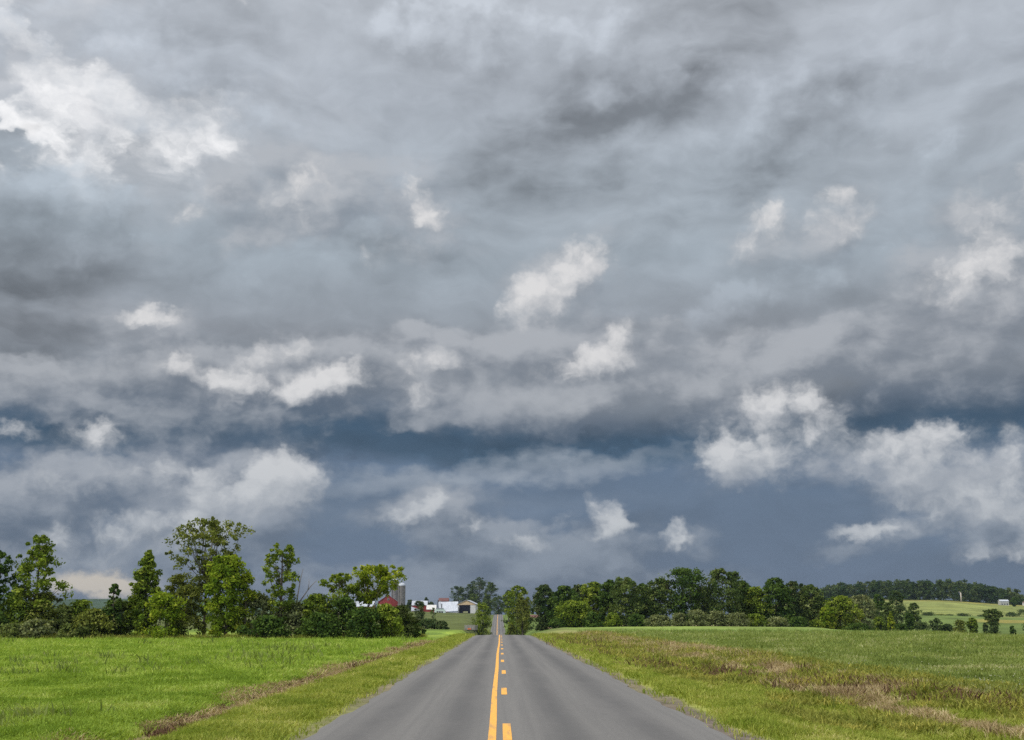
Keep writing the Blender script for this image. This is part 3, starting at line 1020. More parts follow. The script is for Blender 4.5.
# small pale flower heads and clover blossoms in the right field
X, Y = scatter(1600, 26, 150, lambda Y: xr(Y) + 14, lambda Y: np.clip(Y * .46 + 4, 15, 80), 1.6)
fl = foliage_mat('pale_blossom', (.34, .35, .24), (.50, .49, .38), .3)
tufts('field_flowers', 'pale clover blossoms scattered over the right field', X, Y, dsize(Y, .028), 2, 1.0, 1.0, fl, None, 1.0, .20)


# ------------------------------------------------------------------ trees and shrubs
def shape_r(kind, t):
    if kind == 'round':
        return math.sqrt(max(0.0, 1 - (2 * t - 1) ** 2))
    if kind == 'egg':
        return math.sqrt(max(0.0, 1 - (1.75 * t - .75) ** 2)) if t > .43 else .75 + .25 * t / .43
    if kind == 'vase':
        return (.22 + .95 * t ** .8) * math.sqrt(max(0.0, 1 - max(0, (t - .62) / .38) ** 2.2))
    if kind == 'cone':
        return (1 - t) ** .75 * (.75 + .25 * min(1, t * 6))
    if kind == 'column':
        return .55 + .45 * math.sin(math.pi * min(1, t * .9 + .1)) if t < .8 else math.sqrt(max(0, 1 - ((t - .8) / .2) ** 2)) * .72
    if kind == 'dome':
        return math.sqrt(max(0.0, 1 - t ** 2.0))
    return 1.0


def leaf_cloud(centres, radii, per, leaf, tints, rng, flat=.75):
    C = np.repeat(np.array(centres), per, axis=0)
    Rr = np.repeat(np.array(radii), per)
    tt = np.repeat(np.array(tints), per)
    k = len(C)
    dirs = rng.normal(0, 1, (k, 3))
    dirs /= np.linalg.norm(dirs, axis=1)[:, None] + 1e-9
    rr = rng.uniform(.15, 1, k) ** .5 * rng.uniform(.6, 1.2, k)
    Pp = C + dirs * (rr * Rr)[:, None] * np.array([1, 1, flat])
    nrm = dirs * .6 + rng.normal(0, .8, (k, 3)) + np.array([0, 0, .5])
    nrm /= np.linalg.norm(nrm, axis=1)[:, None] + 1e-9
    ref = rng.normal(0, 1, (k, 3))
    u = np.cross(nrm, ref)
    u /= np.linalg.norm(u, axis=1)[:, None] + 1e-9
    w = np.cross(nrm, u)
    s = leaf * rng.uniform(.55, 1.3, k)
    u = u * s[:, None] * .5
    w = w * s[:, None] * .32
    V = np.stack([Pp - u, Pp - w * .9 + u * .1, Pp + u, Pp + w * .9 + u * .1], 1).reshape(-1, 3)
    Fq = np.arange(k * 4).reshape(-1, 4)
    t = np.clip(tt + rng.normal(0, .14, k), 0, 1)
    return V, Fq, np.repeat(t, 4)


BARK = simple_mat('bark_grey_brown', (.10, .08, .062), (.055, .045, .036), 2.5, .9, stretch=(1, 1, .3))
DEADWOOD = simple_mat('dead_bare_wood', (.26, .215, .175), (.15, .12, .10), 2.0, .85, stretch=(1, 1, .3))
PALEBARK = simple_mat('pale_bleached_wood', (.45, .40, .33), (.33, .29, .24), 2.0, .8)


def grow(name, label, cat, group, loc, H, W, shape, mat, clear=.2, clusters=60, per=40, leaf=.3, crad=.13, lean=(0, 0), gaps=.25, seed=1, full=1.6, stems=1, tint=(.1, .85), bark=None, trunk_r=None, depth=None, droop=0.0):
    """one tree or shrub: trunk with limbs reaching every leaf clump of the crown"""
    rng = np.random.default_rng(seed)
    root = thing(name, label, cat, loc, 0.0, group)
    D = depth or W
    ph = rng.uniform(0, 6.28, 6)
    C, Rad, T = [], [], []
    clusters = int(clusters * full)
    per = int(per * 1.1)
    crad = crad * math.sqrt(max(1.0, .62 * H * (1 - clear) / W)) * 1.08
    leaf = leaf * 1.06
    tries = 0
    while len(C) < clusters and tries < clusters * 30:
        tries += 1
        t = rng.uniform(0, 1) ** .85 if tries > 3 else 1.0 - .06 * tries
        r = shape_r(shape, t) * .84
        a = rng.uniform(0, 2 * math.pi)
        lump = 1 + .26 * math.sin(2 * a + ph[0] + 3 * t) + .16 * math.sin(3 * a + ph[1] - 5 * t) + .12 * math.sin(9 * t + ph[2] + a)
        q = rng.uniform(.1, 1) ** .5
        x = math.cos(a) * r * q * W * .5 * lump
        y = math.sin(a) * r * q * D * .5 * lump
        z = H * (clear + (1 - clear) * t)
        hole = math.sin(x / W * 9 + ph[3]) * math.sin(z / H * 11 + ph[4]) * math.sin(y / D * 8 + ph[5])
        if hole > 1.0 - 2 * gaps and rng.uniform() < .9:
            continue
        x += lean[0] * (z / H) ** 1.3
        y += lean[1] * (z / H) ** 1.3
        rc = crad * W * rng.uniform(.65, 1.25) * (.75 + .25 * r)
        if shape in ('cone', 'egg') and t > .7:
            rc *= 1 - (.75 if shape == 'cone' else .45) * (t - .7) / .3
        if z - rc * .6 < 0:
            z = rc * .6
        z = min(z, H - rc * .55)
        C.append((x, y, z))
        if rng.uniform() < .22 and t > .25:      # stray sprays break the outline
            k_ = rng.uniform(1.04, 1.13)
            x, y, z, rc = x * k_, y * k_, min(z * (1 + .03 * k_), H), rc * .5
            C[-1] = (x, y, z)
        Rad.append(rc)
        T.append(rng.uniform(*tint))
    V, Fq, tt = leaf_cloud(C, Rad, per, leaf, T, rng)
    crown_name = 'crown' if stems == 1 else 'foliage'
    link(crown_name, np_mesh(crown_name, V, Fq, tt), mat, root)
    mb = MB()
    tr = trunk_r or H * .018
    if stems == 1:
        tz = H * (.88 if shape != 'vase' else .5)
        bend = rng.normal(0, .02 * H, 2)

        def axis(z):
            f = z / H
            return (lean[0] * f ** 1.3 + bend[0] * math.sin(f * 5), lean[1] * f ** 1.3 + bend[1] * math.sin(f * 4), z)
        zs = np.linspace(-.15, tz, 9)
        mb.tube([axis(max(z, 0)) if z >= 0 else (0, 0, z) for z in zs], [tr * (1.35 if i == 0 else 1) * (1 - .82 * max(0, z) / tz) + .015 for i, z in enumerate(zs)], 8)
        order = rng.permutation(len(C))[:min(len(C), 46)]
        for i in order:
            x, y, z = C[i]
            hd = math.hypot(x, y)
            zb = max(H * clear * .55, min(tz * .97, z - hd * rng.uniform(.5, 1.0) - .25 * (z - H * clear) * (shape == 'vase')))
            ax, ay, az_ = axis(zb)
            mid = ((ax + x) / 2 + rng.normal(0, .03 * W), (ay + y) / 2 + rng.normal(0, .03 * W), zb + (z - zb) * .42)
            r0 = max(.02, tr * .42 * (1 - .6 * zb / H))
            mb.tube([(ax, ay, zb), mid, (x, y, z)], [r0, r0 * .62, r0 * .22], 5, cap=False)
    else:
        for k in range(stems):
            a = rng.uniform(0, 6.28)
            i = rng.integers(len(C))
            x, y, z = C[i]
            bx, by = math.cos(a) * .12 * W, math.sin(a) * .12 * D
            mb.tube([(bx, by, -.1), ((bx + x) / 2, (by + y) / 2, z * .55), (x, y, z)], [tr, tr * .7, tr * .3], 5, cap=False)
    link('trunk' if stems == 1 else 'stems', None or mb_mesh(mb), bark or BARK, root)
    return root


def mb_mesh(mb):
    me = bpy.data.meshes.new('wood')
    me.from_pydata(mb.v, [], mb.f)
    me.update()
    for p in me.polygons:
        p.use_smooth = True
    return me


LEAF = {
    'ash': foliage_mat('leaf_ash', (0.056, 0.092, 0.015), (0.162, 0.215, 0.025), .3, (0.245, 0.282, 0.043)),
    'dark': foliage_mat('leaf_dark', (0.024, 0.048, 0.013), (0.068, 0.112, 0.021), .25, (0.101, 0.145, 0.032)),
    'olive': foliage_mat('leaf_olive', (0.064, 0.081, 0.018), (0.151, 0.174, 0.035), .3, (0.223, 0.233, 0.058)),
    'bright': foliage_mat('leaf_bright', (0.073, 0.126, 0.012), (0.191, 0.258, 0.021), .35, (0.327, 0.349, 0.043)),
    'lime': foliage_mat('leaf_yellow_green', (0.094, 0.140, 0.012), (0.235, 0.282, 0.022), .35, (0.344, 0.356, 0.043)),
    'willow': foliage_mat('leaf_grey_willow', (0.082, 0.098, 0.041), (0.172, 0.194, 0.079), .3, (0.254, 0.258, 0.116)),
    'brown': foliage_mat('leaf_brown_olive', (0.053, 0.072, 0.020), (0.110, 0.139, 0.037), .25, (0.163, 0.172, 0.055)),
    'far': foliage_mat('leaf_far_wood', (0.027, 0.052, 0.019), (0.074, 0.103, 0.035), .25, (0.120, 0.134, 0.052)),
    'farolive': foliage_mat('leaf_far_olive', (0.040, 0.066, 0.019), (0.095, 0.131, 0.035), .25, (0.142, 0.167, 0.046)),
}
SEED = [100]


def plant(px, top, base, Y, wpx, name, label, cat, group, shape, leafkind, **kw):
    """stand a plant on the ground where its foot belongs, sized in metres from its distance"""
    X = (px - 505) / F * Y
    gz = ground_z(X, Y)
    zt = at(px, top, Y)[2]
    H = max(zt - gz, .6)
    SEED[0] += 1
    kw.setdefault('seed', SEED[0])
    return grow(name, label, cat, group, (X, Y, gz - .02), H, wpx * Y / F, shape, LEAF[leafkind], **kw)


#BEGIN_PLANTS
GH = 'trees of the left hedgerow'
HT = dict(leaf=.34, per=44, full=1.3)
plant(6, 551, 638, 131, 50, 'tree', 'dark feathery tree at the left end of the hedgerow, cut by the frame', 'tree', GH, 'egg', 'dark', clear=.12, clusters=80, gaps=.3, crad=.11, **HT)
plant(45, 536, 638, 131, 52, 'tree', 'rounded leafy ash tree standing above the left hedgerow beside the pale gap in the clouds', 'tree', GH, 'egg', 'ash', clear=.14, clusters=100, gaps=.25, crad=.12, **HT)
plant(121, 584, 638, 129, 20, 'sapling', 'thin dark sapling in the hedgerow under the pale gap in the clouds', 'tree', GH, 'egg', 'dark', clear=.1, clusters=50, gaps=.2, crad=.12, leaf=.28, per=30)
plant(153, 551, 638, 131, 58, 'tree', 'pointed loose green tree left of the tall elm', 'tree', GH, 'cone', 'ash', clear=.1, clusters=110, gaps=.25, crad=.10, seed=977, **HT)
plant(186, 574, 638, 135, 44, 'tree', 'low thin olive tree between the pointed tree and the tall elm', 'tree', GH, 'round', 'olive', clear=.12, clusters=60, gaps=.35, crad=.12, leaf=.28, per=40)
plant(211, 520, 638, 133, 84, 'elm_tree', 'tallest tree of the hedgerow, an open vase shaped elm with airy limbs', 'tree', GH, 'vase', 'olive', clear=.38, clusters=120, gaps=.3, crad=.075, leaf=.27, per=40, trunk_r=.2)
plant(232, 556, 638, 129, 50, 'tree', 'dense bright green tree leafy to the ground in front of the elm', 'tree', GH, 'column', 'bright', clear=.05, clusters=150, gaps=.08, crad=.13, **HT)
plant(250, 575, 638, 129.5, 20, 'tree', 'narrow yellowing vine-clad stem beside the dense bright tree', 'tree', GH, 'column', 'lime', clear=.08, clusters=34, gaps=.3, crad=.2, leaf=.28, per=34)
plant(285, 542, 638, 130, 42, 'tree', 'slender open tree with loose leaf clumps beside the dead one', 'tree', GH, 'egg', 'ash', clear=.2, clusters=64, gaps=.4, crad=.11, leaf=.3, per=36)
plant(342, 574, 638, 132, 46, 'tree', 'small bushy dark tree left of the spreading yellow-green one', 'tree', GH, 'egg', 'ash', clear=.2, clusters=55, gaps=.3, crad=.12, leaf=.3, per=40)
plant(368, 566, 638, 134, 66, 'tree', 'spreading yellow-green tree in front of the red barn and silos', 'tree', GH, 'vase', 'lime', clear=.5, clusters=84, gaps=.32, crad=.085, leaf=.30, per=36, lean=(1.1, 0))

# bare dead tree
Xd = (300 - 505) / F * 131
rd = thing('dead_tree', 'bare dead grey tree with two leaning limbs right of the slender tree', 'tree', (Xd, 131, ground_z(Xd, 131) - .05), 0, GH)
mb = MB().tube([(0, 0, 0), (.05, 0, 2.0), (.0, 0, 3.4)], [.16, .13, .11], 8)
mb.build('trunk', DEADWOOD, rd, True)
for pts, r in (([(0, 0, 3.2), (.15, .1, 4.6), (.35, .1, 6.0), (.6, .1, 7.2)], .085), ([(0, 0, 3.3), (.7, 0, 4.3), (1.5, -.1, 5.4), (2.1, -.1, 6.0)], .085),
               ([(.3, .1, 5.7), (.1, .1, 6.5), (.15, .2, 7.0)], .045), ([(1.2, -.1, 5.0), (1.3, -.1, 5.7), (1.25, 0, 6.2)], .04), ([(.0, 0, 2.6), (-.5, .1, 3.6), (-.7, .1, 4.6)], .05)):
    MB().tube(pts, [r * (1 - .75 * i / (len(pts) - 1)) for i in range(len(pts))], 6).build('limb', DEADWOOD, rd, True)

GS = 'shrubs of the left hedgerow'
SH = dict(clear=0.0, stems=5, clusters=44, per=44, leaf=.32, crad=.17, gaps=.1, trunk_r=.04)
for px, top, Y, w, lk, lab in (
        (4, 611, 129, 34, 'dark', 'dark green shrub at the left frame edge under the feathery tree'),
        (27, 595, 130.6, 36, 'ash', 'green shrub at the foot of the rounded ash tree'),
        (24, 624, 127, 26, 'brown', 'low brownish shrub in front of the rounded ash tree'),
        (56, 592, 131, 38, 'olive', 'tall olive shrub just right of the rounded ash tree'),
        (48, 619, 127, 32, 'willow', 'grey-green shrub low in front of the ash tree trunk'),
        (74, 609, 130, 32, 'brown', 'brown olive shrub under the pale gap in the clouds'),
        (91, 600, 131, 30, 'ash', 'round topped green shrub below the middle of the pale gap'),
        (101, 606, 128, 36, 'olive', 'yellowish olive shrub just left of the dark sapling'),
        (88, 624, 127, 32, 'brown', 'low russet shrub in front of the round topped green one'),
        (128, 600, 130.6, 36, 'brown', 'brown tinged shrub right of the dark sapling'),
        (146, 595, 130.6, 32, 'ash', 'green shrub at the foot of the pointed tree'),
        (171, 593, 128, 46, 'bright', 'broad bright green shrub between pointed tree and elm'),
        (194, 586, 130.6, 38, 'olive', 'olive shrub below the low thin olive tree'),
        (263, 594, 130.6, 36, 'willow', 'grey willowy shrub between the bright tree and the slender tree'),
        (272, 616, 127, 34, 'dark', 'low dark shrub in front of the grey willowy one'),
        (294, 602, 130.6, 38, 'willow', 'grey willow bush at the foot of the bare dead tree'),
        (317, 594, 131, 30, 'ash', 'round green shrub right of the bare dead limbs'),
        (322, 613, 128, 36, 'dark', 'dark broad shrub beneath the round green one'),
        (346, 598, 130.6, 38, 'dark', 'dark shrub at the foot of the small bushy tree'),
        (368, 610, 129, 36, 'dark', 'dark green shrub below the spreading yellow-green tree'),
        (387, 604, 131, 32, 'ash', 'mid green shrub under the red barn gable'),
        (403, 606, 136, 30, 'brown', 'reddish brown shrub ending the hedgerow below the silos'),
        (410, 616, 138, 26, 'dark', 'last dark shrub of the hedgerow nearest to the road'),
        (421, 601, 330, 16, 'far', 'dark small bush behind the hedgerow end, below the farm house')):
    top += RNG.uniform(-4, 6) if Y < 130.5 and top < 612 else 0
    plant(px, top, 638, Y, w * (1.15 if Y < 200 else 1), 'shrub', lab, 'shrub', GS, 'dome', lk, **SH)

# bushes and trees around the crest and beyond
GC = 'trees beside the road beyond the crest'
BS = dict(clear=0.0, stems=5, clusters=36, per=40, leaf=.36, crad=.18, gaps=.08, trunk_r=.05)
plant(431, 619, 629, 268, 26, 'shrub', 'low dark bush at the foot of the farm pasture, left of a pair', 'shrub', 'dark bushes below the pasture', 'dome', 'far', **BS)
plant(443.5, 621, 629, 268, 14, 'shrub', 'smaller dark bush at the foot of the farm pasture, right of a pair', 'shrub', 'dark bushes below the pasture', 'dome', 'far', **BS)
plant(435, 608, 617, 520, 8, 'sapling', 'thin young tree on the pasture above the dark bushes', 'tree', GC, 'egg', 'farolive', clear=.1, clusters=16, per=26, leaf=.4, crad=.2)
plant(483, 603, 627, 430, 22, 'tree', 'round green tree left of the road, beside the white barn', 'tree', GC, 'round', 'ash', clear=.03, clusters=80, per=42, leaf=.48, crad=.15, gaps=.05)
plant(517.5, 586, 629, 352, 33, 'tree', 'big round green tree right of the road, beyond the crest', 'tree', GC, 'egg', 'ash', clear=.12, clusters=110, per=44, leaf=.46, crad=.13, gaps=.06, trunk_r=.3)
plant(522.5, 597, 630, 340, 23, 'tree', 'smaller leafy tree in front of the big round one', 'tree', GC, 'egg', 'olive', clear=.22, clusters=60, per=40, leaf=.42, crad=.14, gaps=.1, trunk_r=.22)
plant(509, 590, 625, 620, 14, 'tree', 'dark tree behind the big round one, right of the far road', 'tree', GC, 'egg', 'far', clear=.12, clusters=60, per=40, leaf=.6, crad=.15, gaps=.1)
plant(541, 619, 628, 300, 12, 'shrub', 'small dark bush left of the right tree line', 'shrub', GC, 'dome', 'far', **BS)
plant(511.5, 624, 630, 345, 9, 'shrub', 'small roadside shrub under the big round tree', 'shrub', GC, 'dome', 'olive', **BS)

GF = 'dark trees behind the farm'
FT = dict(clear=.08, per=40, leaf=.95, crad=.16, gaps=.1, clusters=60)
for px, top, Y, w, lk, lab in ((459, 586, 1120, 20, 'far', 'dark tree behind the white barn, leftmost of the farm trees'), (471, 584, 1130, 18, 'far', 'dark tree above the tan gable of the white barn'),
                               (480, 577.5, 1125, 22, 'far', 'tallest dark tree behind the white barn'), (491, 582, 1110, 17, 'farolive', 'dark tree right of the tallest farm tree, over the far road'),
                               (474, 594, 1090, 14, 'farolive', 'lower green tree at the right end of the white barn'), (499, 596, 1180, 16, 'far', 'dark tree closing the far end of the road'),
                               (488, 595, 1085, 12, 'farolive', 'small green tree left of the far road top'),
                               (427.5, 597.5, 1060, 6, 'far', 'small dark tree behind the house with the pale roof'), (432.5, 602, 1080, 6, 'far', 'tiny dark tree between the farm houses'), (412, 600, 1050, 8, 'far', 'dark tree between silos and farm house')):
    plant(px, top, 605, Y, w, 'tree', lab, 'tree', GF, 'egg', lk, **FT)

GR = 'trees of the right tree line'
RT = dict(clear=.0, per=46, leaf=.50, crad=.145, gaps=.16, clusters=110, tint=(0, 1))
for px, top, Y, w, sh, lk, lab in (
        (544, 585, 300, 24, 'egg', 'far', 'dark tree at the left end of the right tree line'),
        (562, 586, 296, 25, 'egg', 'dark', 'dark second tree from the left end of the right tree line'),
        (578, 585, 304, 22, 'egg', 'far', 'tree behind the low light green tree in the right tree line'),
        (572, 601, 284, 26, 'round', 'ash', 'low light green tree in front of the left part of the right tree line'),
        (592, 582, 300, 24, 'egg', 'ash', 'rounded mid green tree right of the low light green one'),
        (607, 580, 297, 22, 'egg', 'dark', 'dark narrow tree left of the broad rounded tree'),
        (623, 577, 292, 32, 'egg', 'farolive', 'broad rounded olive tree in the middle of the tree line left half'),
        (640, 584, 300, 22, 'egg', 'dark', 'dark lower tree right of the broad rounded olive one'),
        (657, 579, 294, 28, 'egg', 'farolive', 'full olive green tree just left of the forked tall tree'),
        (682, 568, 292, 34, 'vase', 'dark', 'tall tree with a forked top over the willow bushes'),
        (700, 587, 302, 24, 'egg', 'far', 'low dark tree filling the gap between the two tallest trees'),
        (719, 569, 292, 38, 'egg', 'farolive', 'tall broad olive crowned tree right of the forked one'),
        (738, 581, 298, 24, 'egg', 'dark', 'dark tree at the right shoulder of the tall broad one'),
        (751, 587, 296, 26, 'egg', 'ash', 'lower green tree in the dip of the tree line'),
        (772, 578, 294, 28, 'egg', 'dark', 'dark tree with a lumpy top right of the dip'),
        (789, 582, 298, 24, 'egg', 'far', 'dark tree right of the lumpy topped one'),
        (806, 585, 296, 24, 'egg', 'farolive', 'greyish olive tree near the right end of the tree line'),
        (835, 596, 292, 28, 'egg', 'ash', 'detached darker green tree at the right end of the tree line'),
        (822, 606, 288, 11, 'egg', 'bright', 'small bright green tree standing in the gap at the right end'),
        (855, 595, 390, 24, 'egg', 'willow', 'grey-green tree behind the right end of the tree line')):
    plant(px, top, 627, Y, w * 1.3, 'tree', lab, 'tree', GR, sh, lk, **RT)
GW = 'bushes along the foot of the right tree line'
WS = dict(clear=0.0, stems=5, clusters=40, per=40, leaf=.40, crad=.17, gaps=.08, trunk_r=.05)
for px, top, Y, w, lk, lab in (
        (557, 618, 282, 22, 'dark', 'low dark bush at the foot of the left end of the right tree line'),
        (590, 612, 282, 20, 'dark', 'dark bush right of the low light green tree'),
        (611, 613, 283, 22, 'ash', 'green bush below the dark narrow tree'),
        (634, 614, 283, 22, 'dark', 'dark bush below the broad rounded olive tree'),
        (655, 615, 279, 26, 'willow', 'grey willow bush, leftmost of the willow row'),
        (676, 613, 281, 22, 'willow', 'grey willow bush under the forked tall tree'),
        (694, 610, 278, 26, 'willow', 'tallest grey willow bush, between the two tallest trees'),
        (713, 611, 280, 24, 'willow', 'grey willow bush under the tall broad tree'),
        (733, 613, 279, 24, 'willow', 'grey willow bush, rightmost of the willow row'),
        (752, 614, 281, 22, 'ash', 'green bush below the dip of the tree line'),
        (772, 617, 281, 24, 'willow', 'low grey bush under the lumpy topped dark tree'),
        (793, 617, 282, 24, 'dark', 'low dark bush near the right end of the tree line'),
        (810, 620, 283, 16, 'ash', 'last green bush left of the gap in the tree line'),
        (852, 623, 285, 26, 'dark', 'low dark bush right of the detached tree')):
    plant(px, top, 627, Y, w, 'shrub', lab, 'shrub', GW, 'dome', lk, **WS)

GV = 'trees of the valley on the right'
VT = dict(clear=.05, per=40, leaf=.52, crad=.16, gaps=.12, clusters=60)
for px, top, Y, w, sh, lk, lab in (
        (873, 594, 430, 18, 'egg', 'dark', 'dark tree, left of the dark pair in the valley'),
        (890, 591, 440, 24, 'round', 'far', 'dark round tree, right of the dark pair in the valley'),
        (882, 603, 400, 16, 'egg', 'farolive', 'olive tree in front of the dark pair'),
        (884, 612, 380, 11, 'cone', 'lime', 'pointed yellow-green young tree at the edge of the field'),
        (872, 617, 385, 12, 'round', 'ash', 'round green low tree left of the pointed yellow-green one'),
        (902, 613, 385, 10, 'column', 'dark', 'narrow dark tree right of the pointed yellow-green one'),
        (907, 603, 480, 13, 'egg', 'farolive', 'loose olive tree at the left corner of the pale field'),
        (964, 618, 390, 11, 'egg', 'ash', 'slim upright green tree left of the lone leaning tree'),
        (985, 609, 390, 17, 'vase', 'farolive', 'lone wispy olive tree in front of the valley fields'),
        (976.5, 623, 390, 5, 'egg', 'far', 'thin sapling just left of the lone wispy tree')):
    plant(px, top, 632, Y, w, 'tree', lab, 'tree', GV, sh, lk, **VT)
GVS = 'bushes of the valley on the right'
VS = dict(clear=0.0, stems=4, clusters=26, per=36, leaf=.5, crad=.2, gaps=.08, trunk_r=.05)
for px, top, Y, w, lk, lab in (
        (914, 623, 385, 13, 'far', 'dark bush right of the narrow dark valley tree'),
        (893, 625, 375, 14, 'dark', 'low dark bush below the pointed yellow-green tree'),
        (928.5, 619, 390, 12, 'far', 'dark pointed bush standing alone in the valley field'),
        (939, 625, 392, 12, 'far', 'low bush right of the dark pointed one'),
        (951, 621, 388, 11, 'olive', 'olive bush left of the slim upright tree'),
        (983, 627, 385, 10, 'far', 'low dark bush at the foot of the lone wispy tree'),
        (1003, 627, 385, 5, 'dark', 'tiny bush right of the lone wispy tree'),
        (1021, 624, 385, 13, 'far', 'dark bush at the right frame edge'),
        (955, 614.5, 810, 10, 'far', 'dark hedge bush on the lower edge of the pale field'),
        (942, 616, 815, 6, 'far', 'small hedge bush left of the dark one below the pale field'),
        (933, 616, 815, 8, 'olive', 'olive hedge bush at the lower left of the pale field'),
        (921, 613, 800, 12, 'far', 'long low hedge bush at the left corner of the pale field'),
        (973, 616, 820, 8, 'far', 'hedge bush left of the lone wispy tree, below the pale field'),
        (1003, 613, 850, 10, 'far', 'dark hedge bush right of the lone wispy tree, below the pale field'),
        (1014, 610, 860, 13, 'far', 'bigger dark hedge bush at the right end of the pale field'),
        (1024, 608, 860, 12, 'far', 'dark hedge bush at the right edge beyond the pale field')):
    plant(px, top - 1, 632, Y, w * 1.3, 'shrub', lab, 'shrub', GVS, 'dome', lk, **VS)
plant(1007.3, 597, 603, 1140, 7.6, 'tree', 'dark round tree beside the small white house on the far hill', 'tree', 'far hill trees', 'round', 'dark', clear=.03, clusters=40, per=40, leaf=1.0, crad=.18, gaps=.02)
Xs = (954.5 - 505) / F * 1190
o = thing('dead_tree', 'pale bleached bare trunk in front of the wood on the far hill', 'tree', (Xs, 1190, ground_z(Xs, 1190) - .2))
MB().tube([(0, 0, 0), (.1, 0, 5), (0, 0, 9)], [.75, .65, .5], 8).build('trunk', PALEBARK, o, True)
MB().tube([(0, 0, 8.4), (-.9, 0, 9.3), (-1.7, 0, 9.6)], [.4, .3, .15], 6).build('limb', PALEBARK, o, True)


def wood(name, label, pts, mat, seed, rows=5, sp=5.5, leaf=1.9, per=16, ccount=20):
    """a far wood that reads as one mass: many joined crowns along a strip"""
    rng = np.random.default_rng(seed)
    C, Rr, T = [], [], []
    for k in range(len(pts) - 1):
        (pa, ta, Ya), (pb, tb, Yb) = pts[k], pts[k + 1]
        steps = max(1, int(abs(pb - pa) * (Ya / F) / sp))
        for i in range(steps):
            f = i / steps
            for r in range(rows):
                px = pa + (pb - pa) * (f + rng.uniform(0, 1) / steps)
                Y = Ya + (Yb - Ya) * f + r * 14 + rng.uniform(-5, 5)
                top = ta + (tb - ta) * f + rng.normal(0, 1.5) + (1.6 if r == 0 else 0) * rng.uniform(0, 2)
                X = (px - 505) / F * Y
                gz = ground_z(X, Y)
                zt = at(px, top, Y)[2]
                H = max(zt - gz, 4)
                base_t = rng.uniform(.05, .8)
                cr = rng.uniform(4, 6.5)
                for c in range(ccount):
                    t = rng.uniform(.02, 1) ** .8
                    a = rng.uniform(0, 6.28)
                    rad = cr * math.sqrt(max(.05, 1 - max(0, t * 1.4 - .4) ** 2)) * rng.uniform(.3, .9)
                    C.append((X + math.cos(a) * rad, Y + math.sin(a) * rad, gz + min(H * t, H - 1.2)))
                    Rr.append(rng.uniform(1.5, 2.7))
                    T.append(np.clip(base_t + rng.normal(0, .1), 0, 1))
    V, Fq, tt = leaf_cloud(C, Rr, per, leaf, T, rng)
    o = link(name, np_mesh(name, V, Fq, tt), mat)
    tag(o, label, None, None, 'stuff')


wood('far_wood', 'dense wood covering the top of the far right hill', [(812, 590, 1230), (830, 585, 1240), (868, 582, 1230), (900, 581, 1225), (935, 581, 1220), (962, 583, 1215), (985, 587, 1210), (1002, 592, 1215), (1016, 598, 1215)], LEAF['far'], 5)
wood('far_hedge', 'thin far hedge line left of the wooded hill', [(840, 603, 900), (880, 605, 880)], LEAF['farolive'], 6, rows=2)
wood('distant_trees', 'low line of distant trees across the plain behind the hedgerow', [(-60, 611, 1500), (120, 610, 1500), (330, 607, 1300)], LEAF['far'], 7, rows=2, sp=14.0, leaf=2.0)
#END_PLANTS


# ------------------------------------------------------------------ farm
RED = simple_mat('barn_red_boards', (.26, .035, .032), (.17, .026, .025), 1.2, .75, stretch=(3, 3, .2))
WHITE = simple_mat('white_boards', (.52, .51, .48), (.40, .39, .37), .8, .6)
METAL = simple_mat('pale_sheet_roof', (.40, .42, .45), (.28, .30, .335), .5, .45, stretch=(2, .2, 1))
TANB = simple_mat('tan_gable_boards', (.50, .36, .21), (.40, .29, .17), .8, .7)
INTERIOR_SHADE = simple_mat('painted_interior_shade', (.010, .011, .016), (.014, .014, .02), .8, .95, spec=0.0)
CONC = simple_mat('grey_silo_staves', (.17, .155, .145), (.105, .098, .095), .9, .85, stretch=(1, 1, .5))
MINT = simple_mat('pale_green_boards', (.46, .54, .48), (.38, .45, .40), .8, .6)
BROWNROOF = simple_mat('red_brown_roof', (.12, .05, .042), (.09, .04, .035), .8, .7)
GREYWOOD = simple_mat('weathered_grey_wood', (.27, .255, .23), (.14, .13, .12), 2.5, .85, stretch=(4, 4, .4))
STEEL = simple_mat('dull_dark_steel', (.06, .06, .062), (.04, .04, .04), 2.0, .6)
RUBBER = simple_mat('black_rubber', (.02, .02, .02), (.03, .03, .03), 4.0, .9)
ORANGE = simple_mat('orange_red_panel', (.55, .15, .05), (.42, .11, .04), 2.0, .6)
GLASS = simple_mat('dark_window_glass', (.02, .025, .03), (.03, .035, .04), .5, .15, spec=.5)


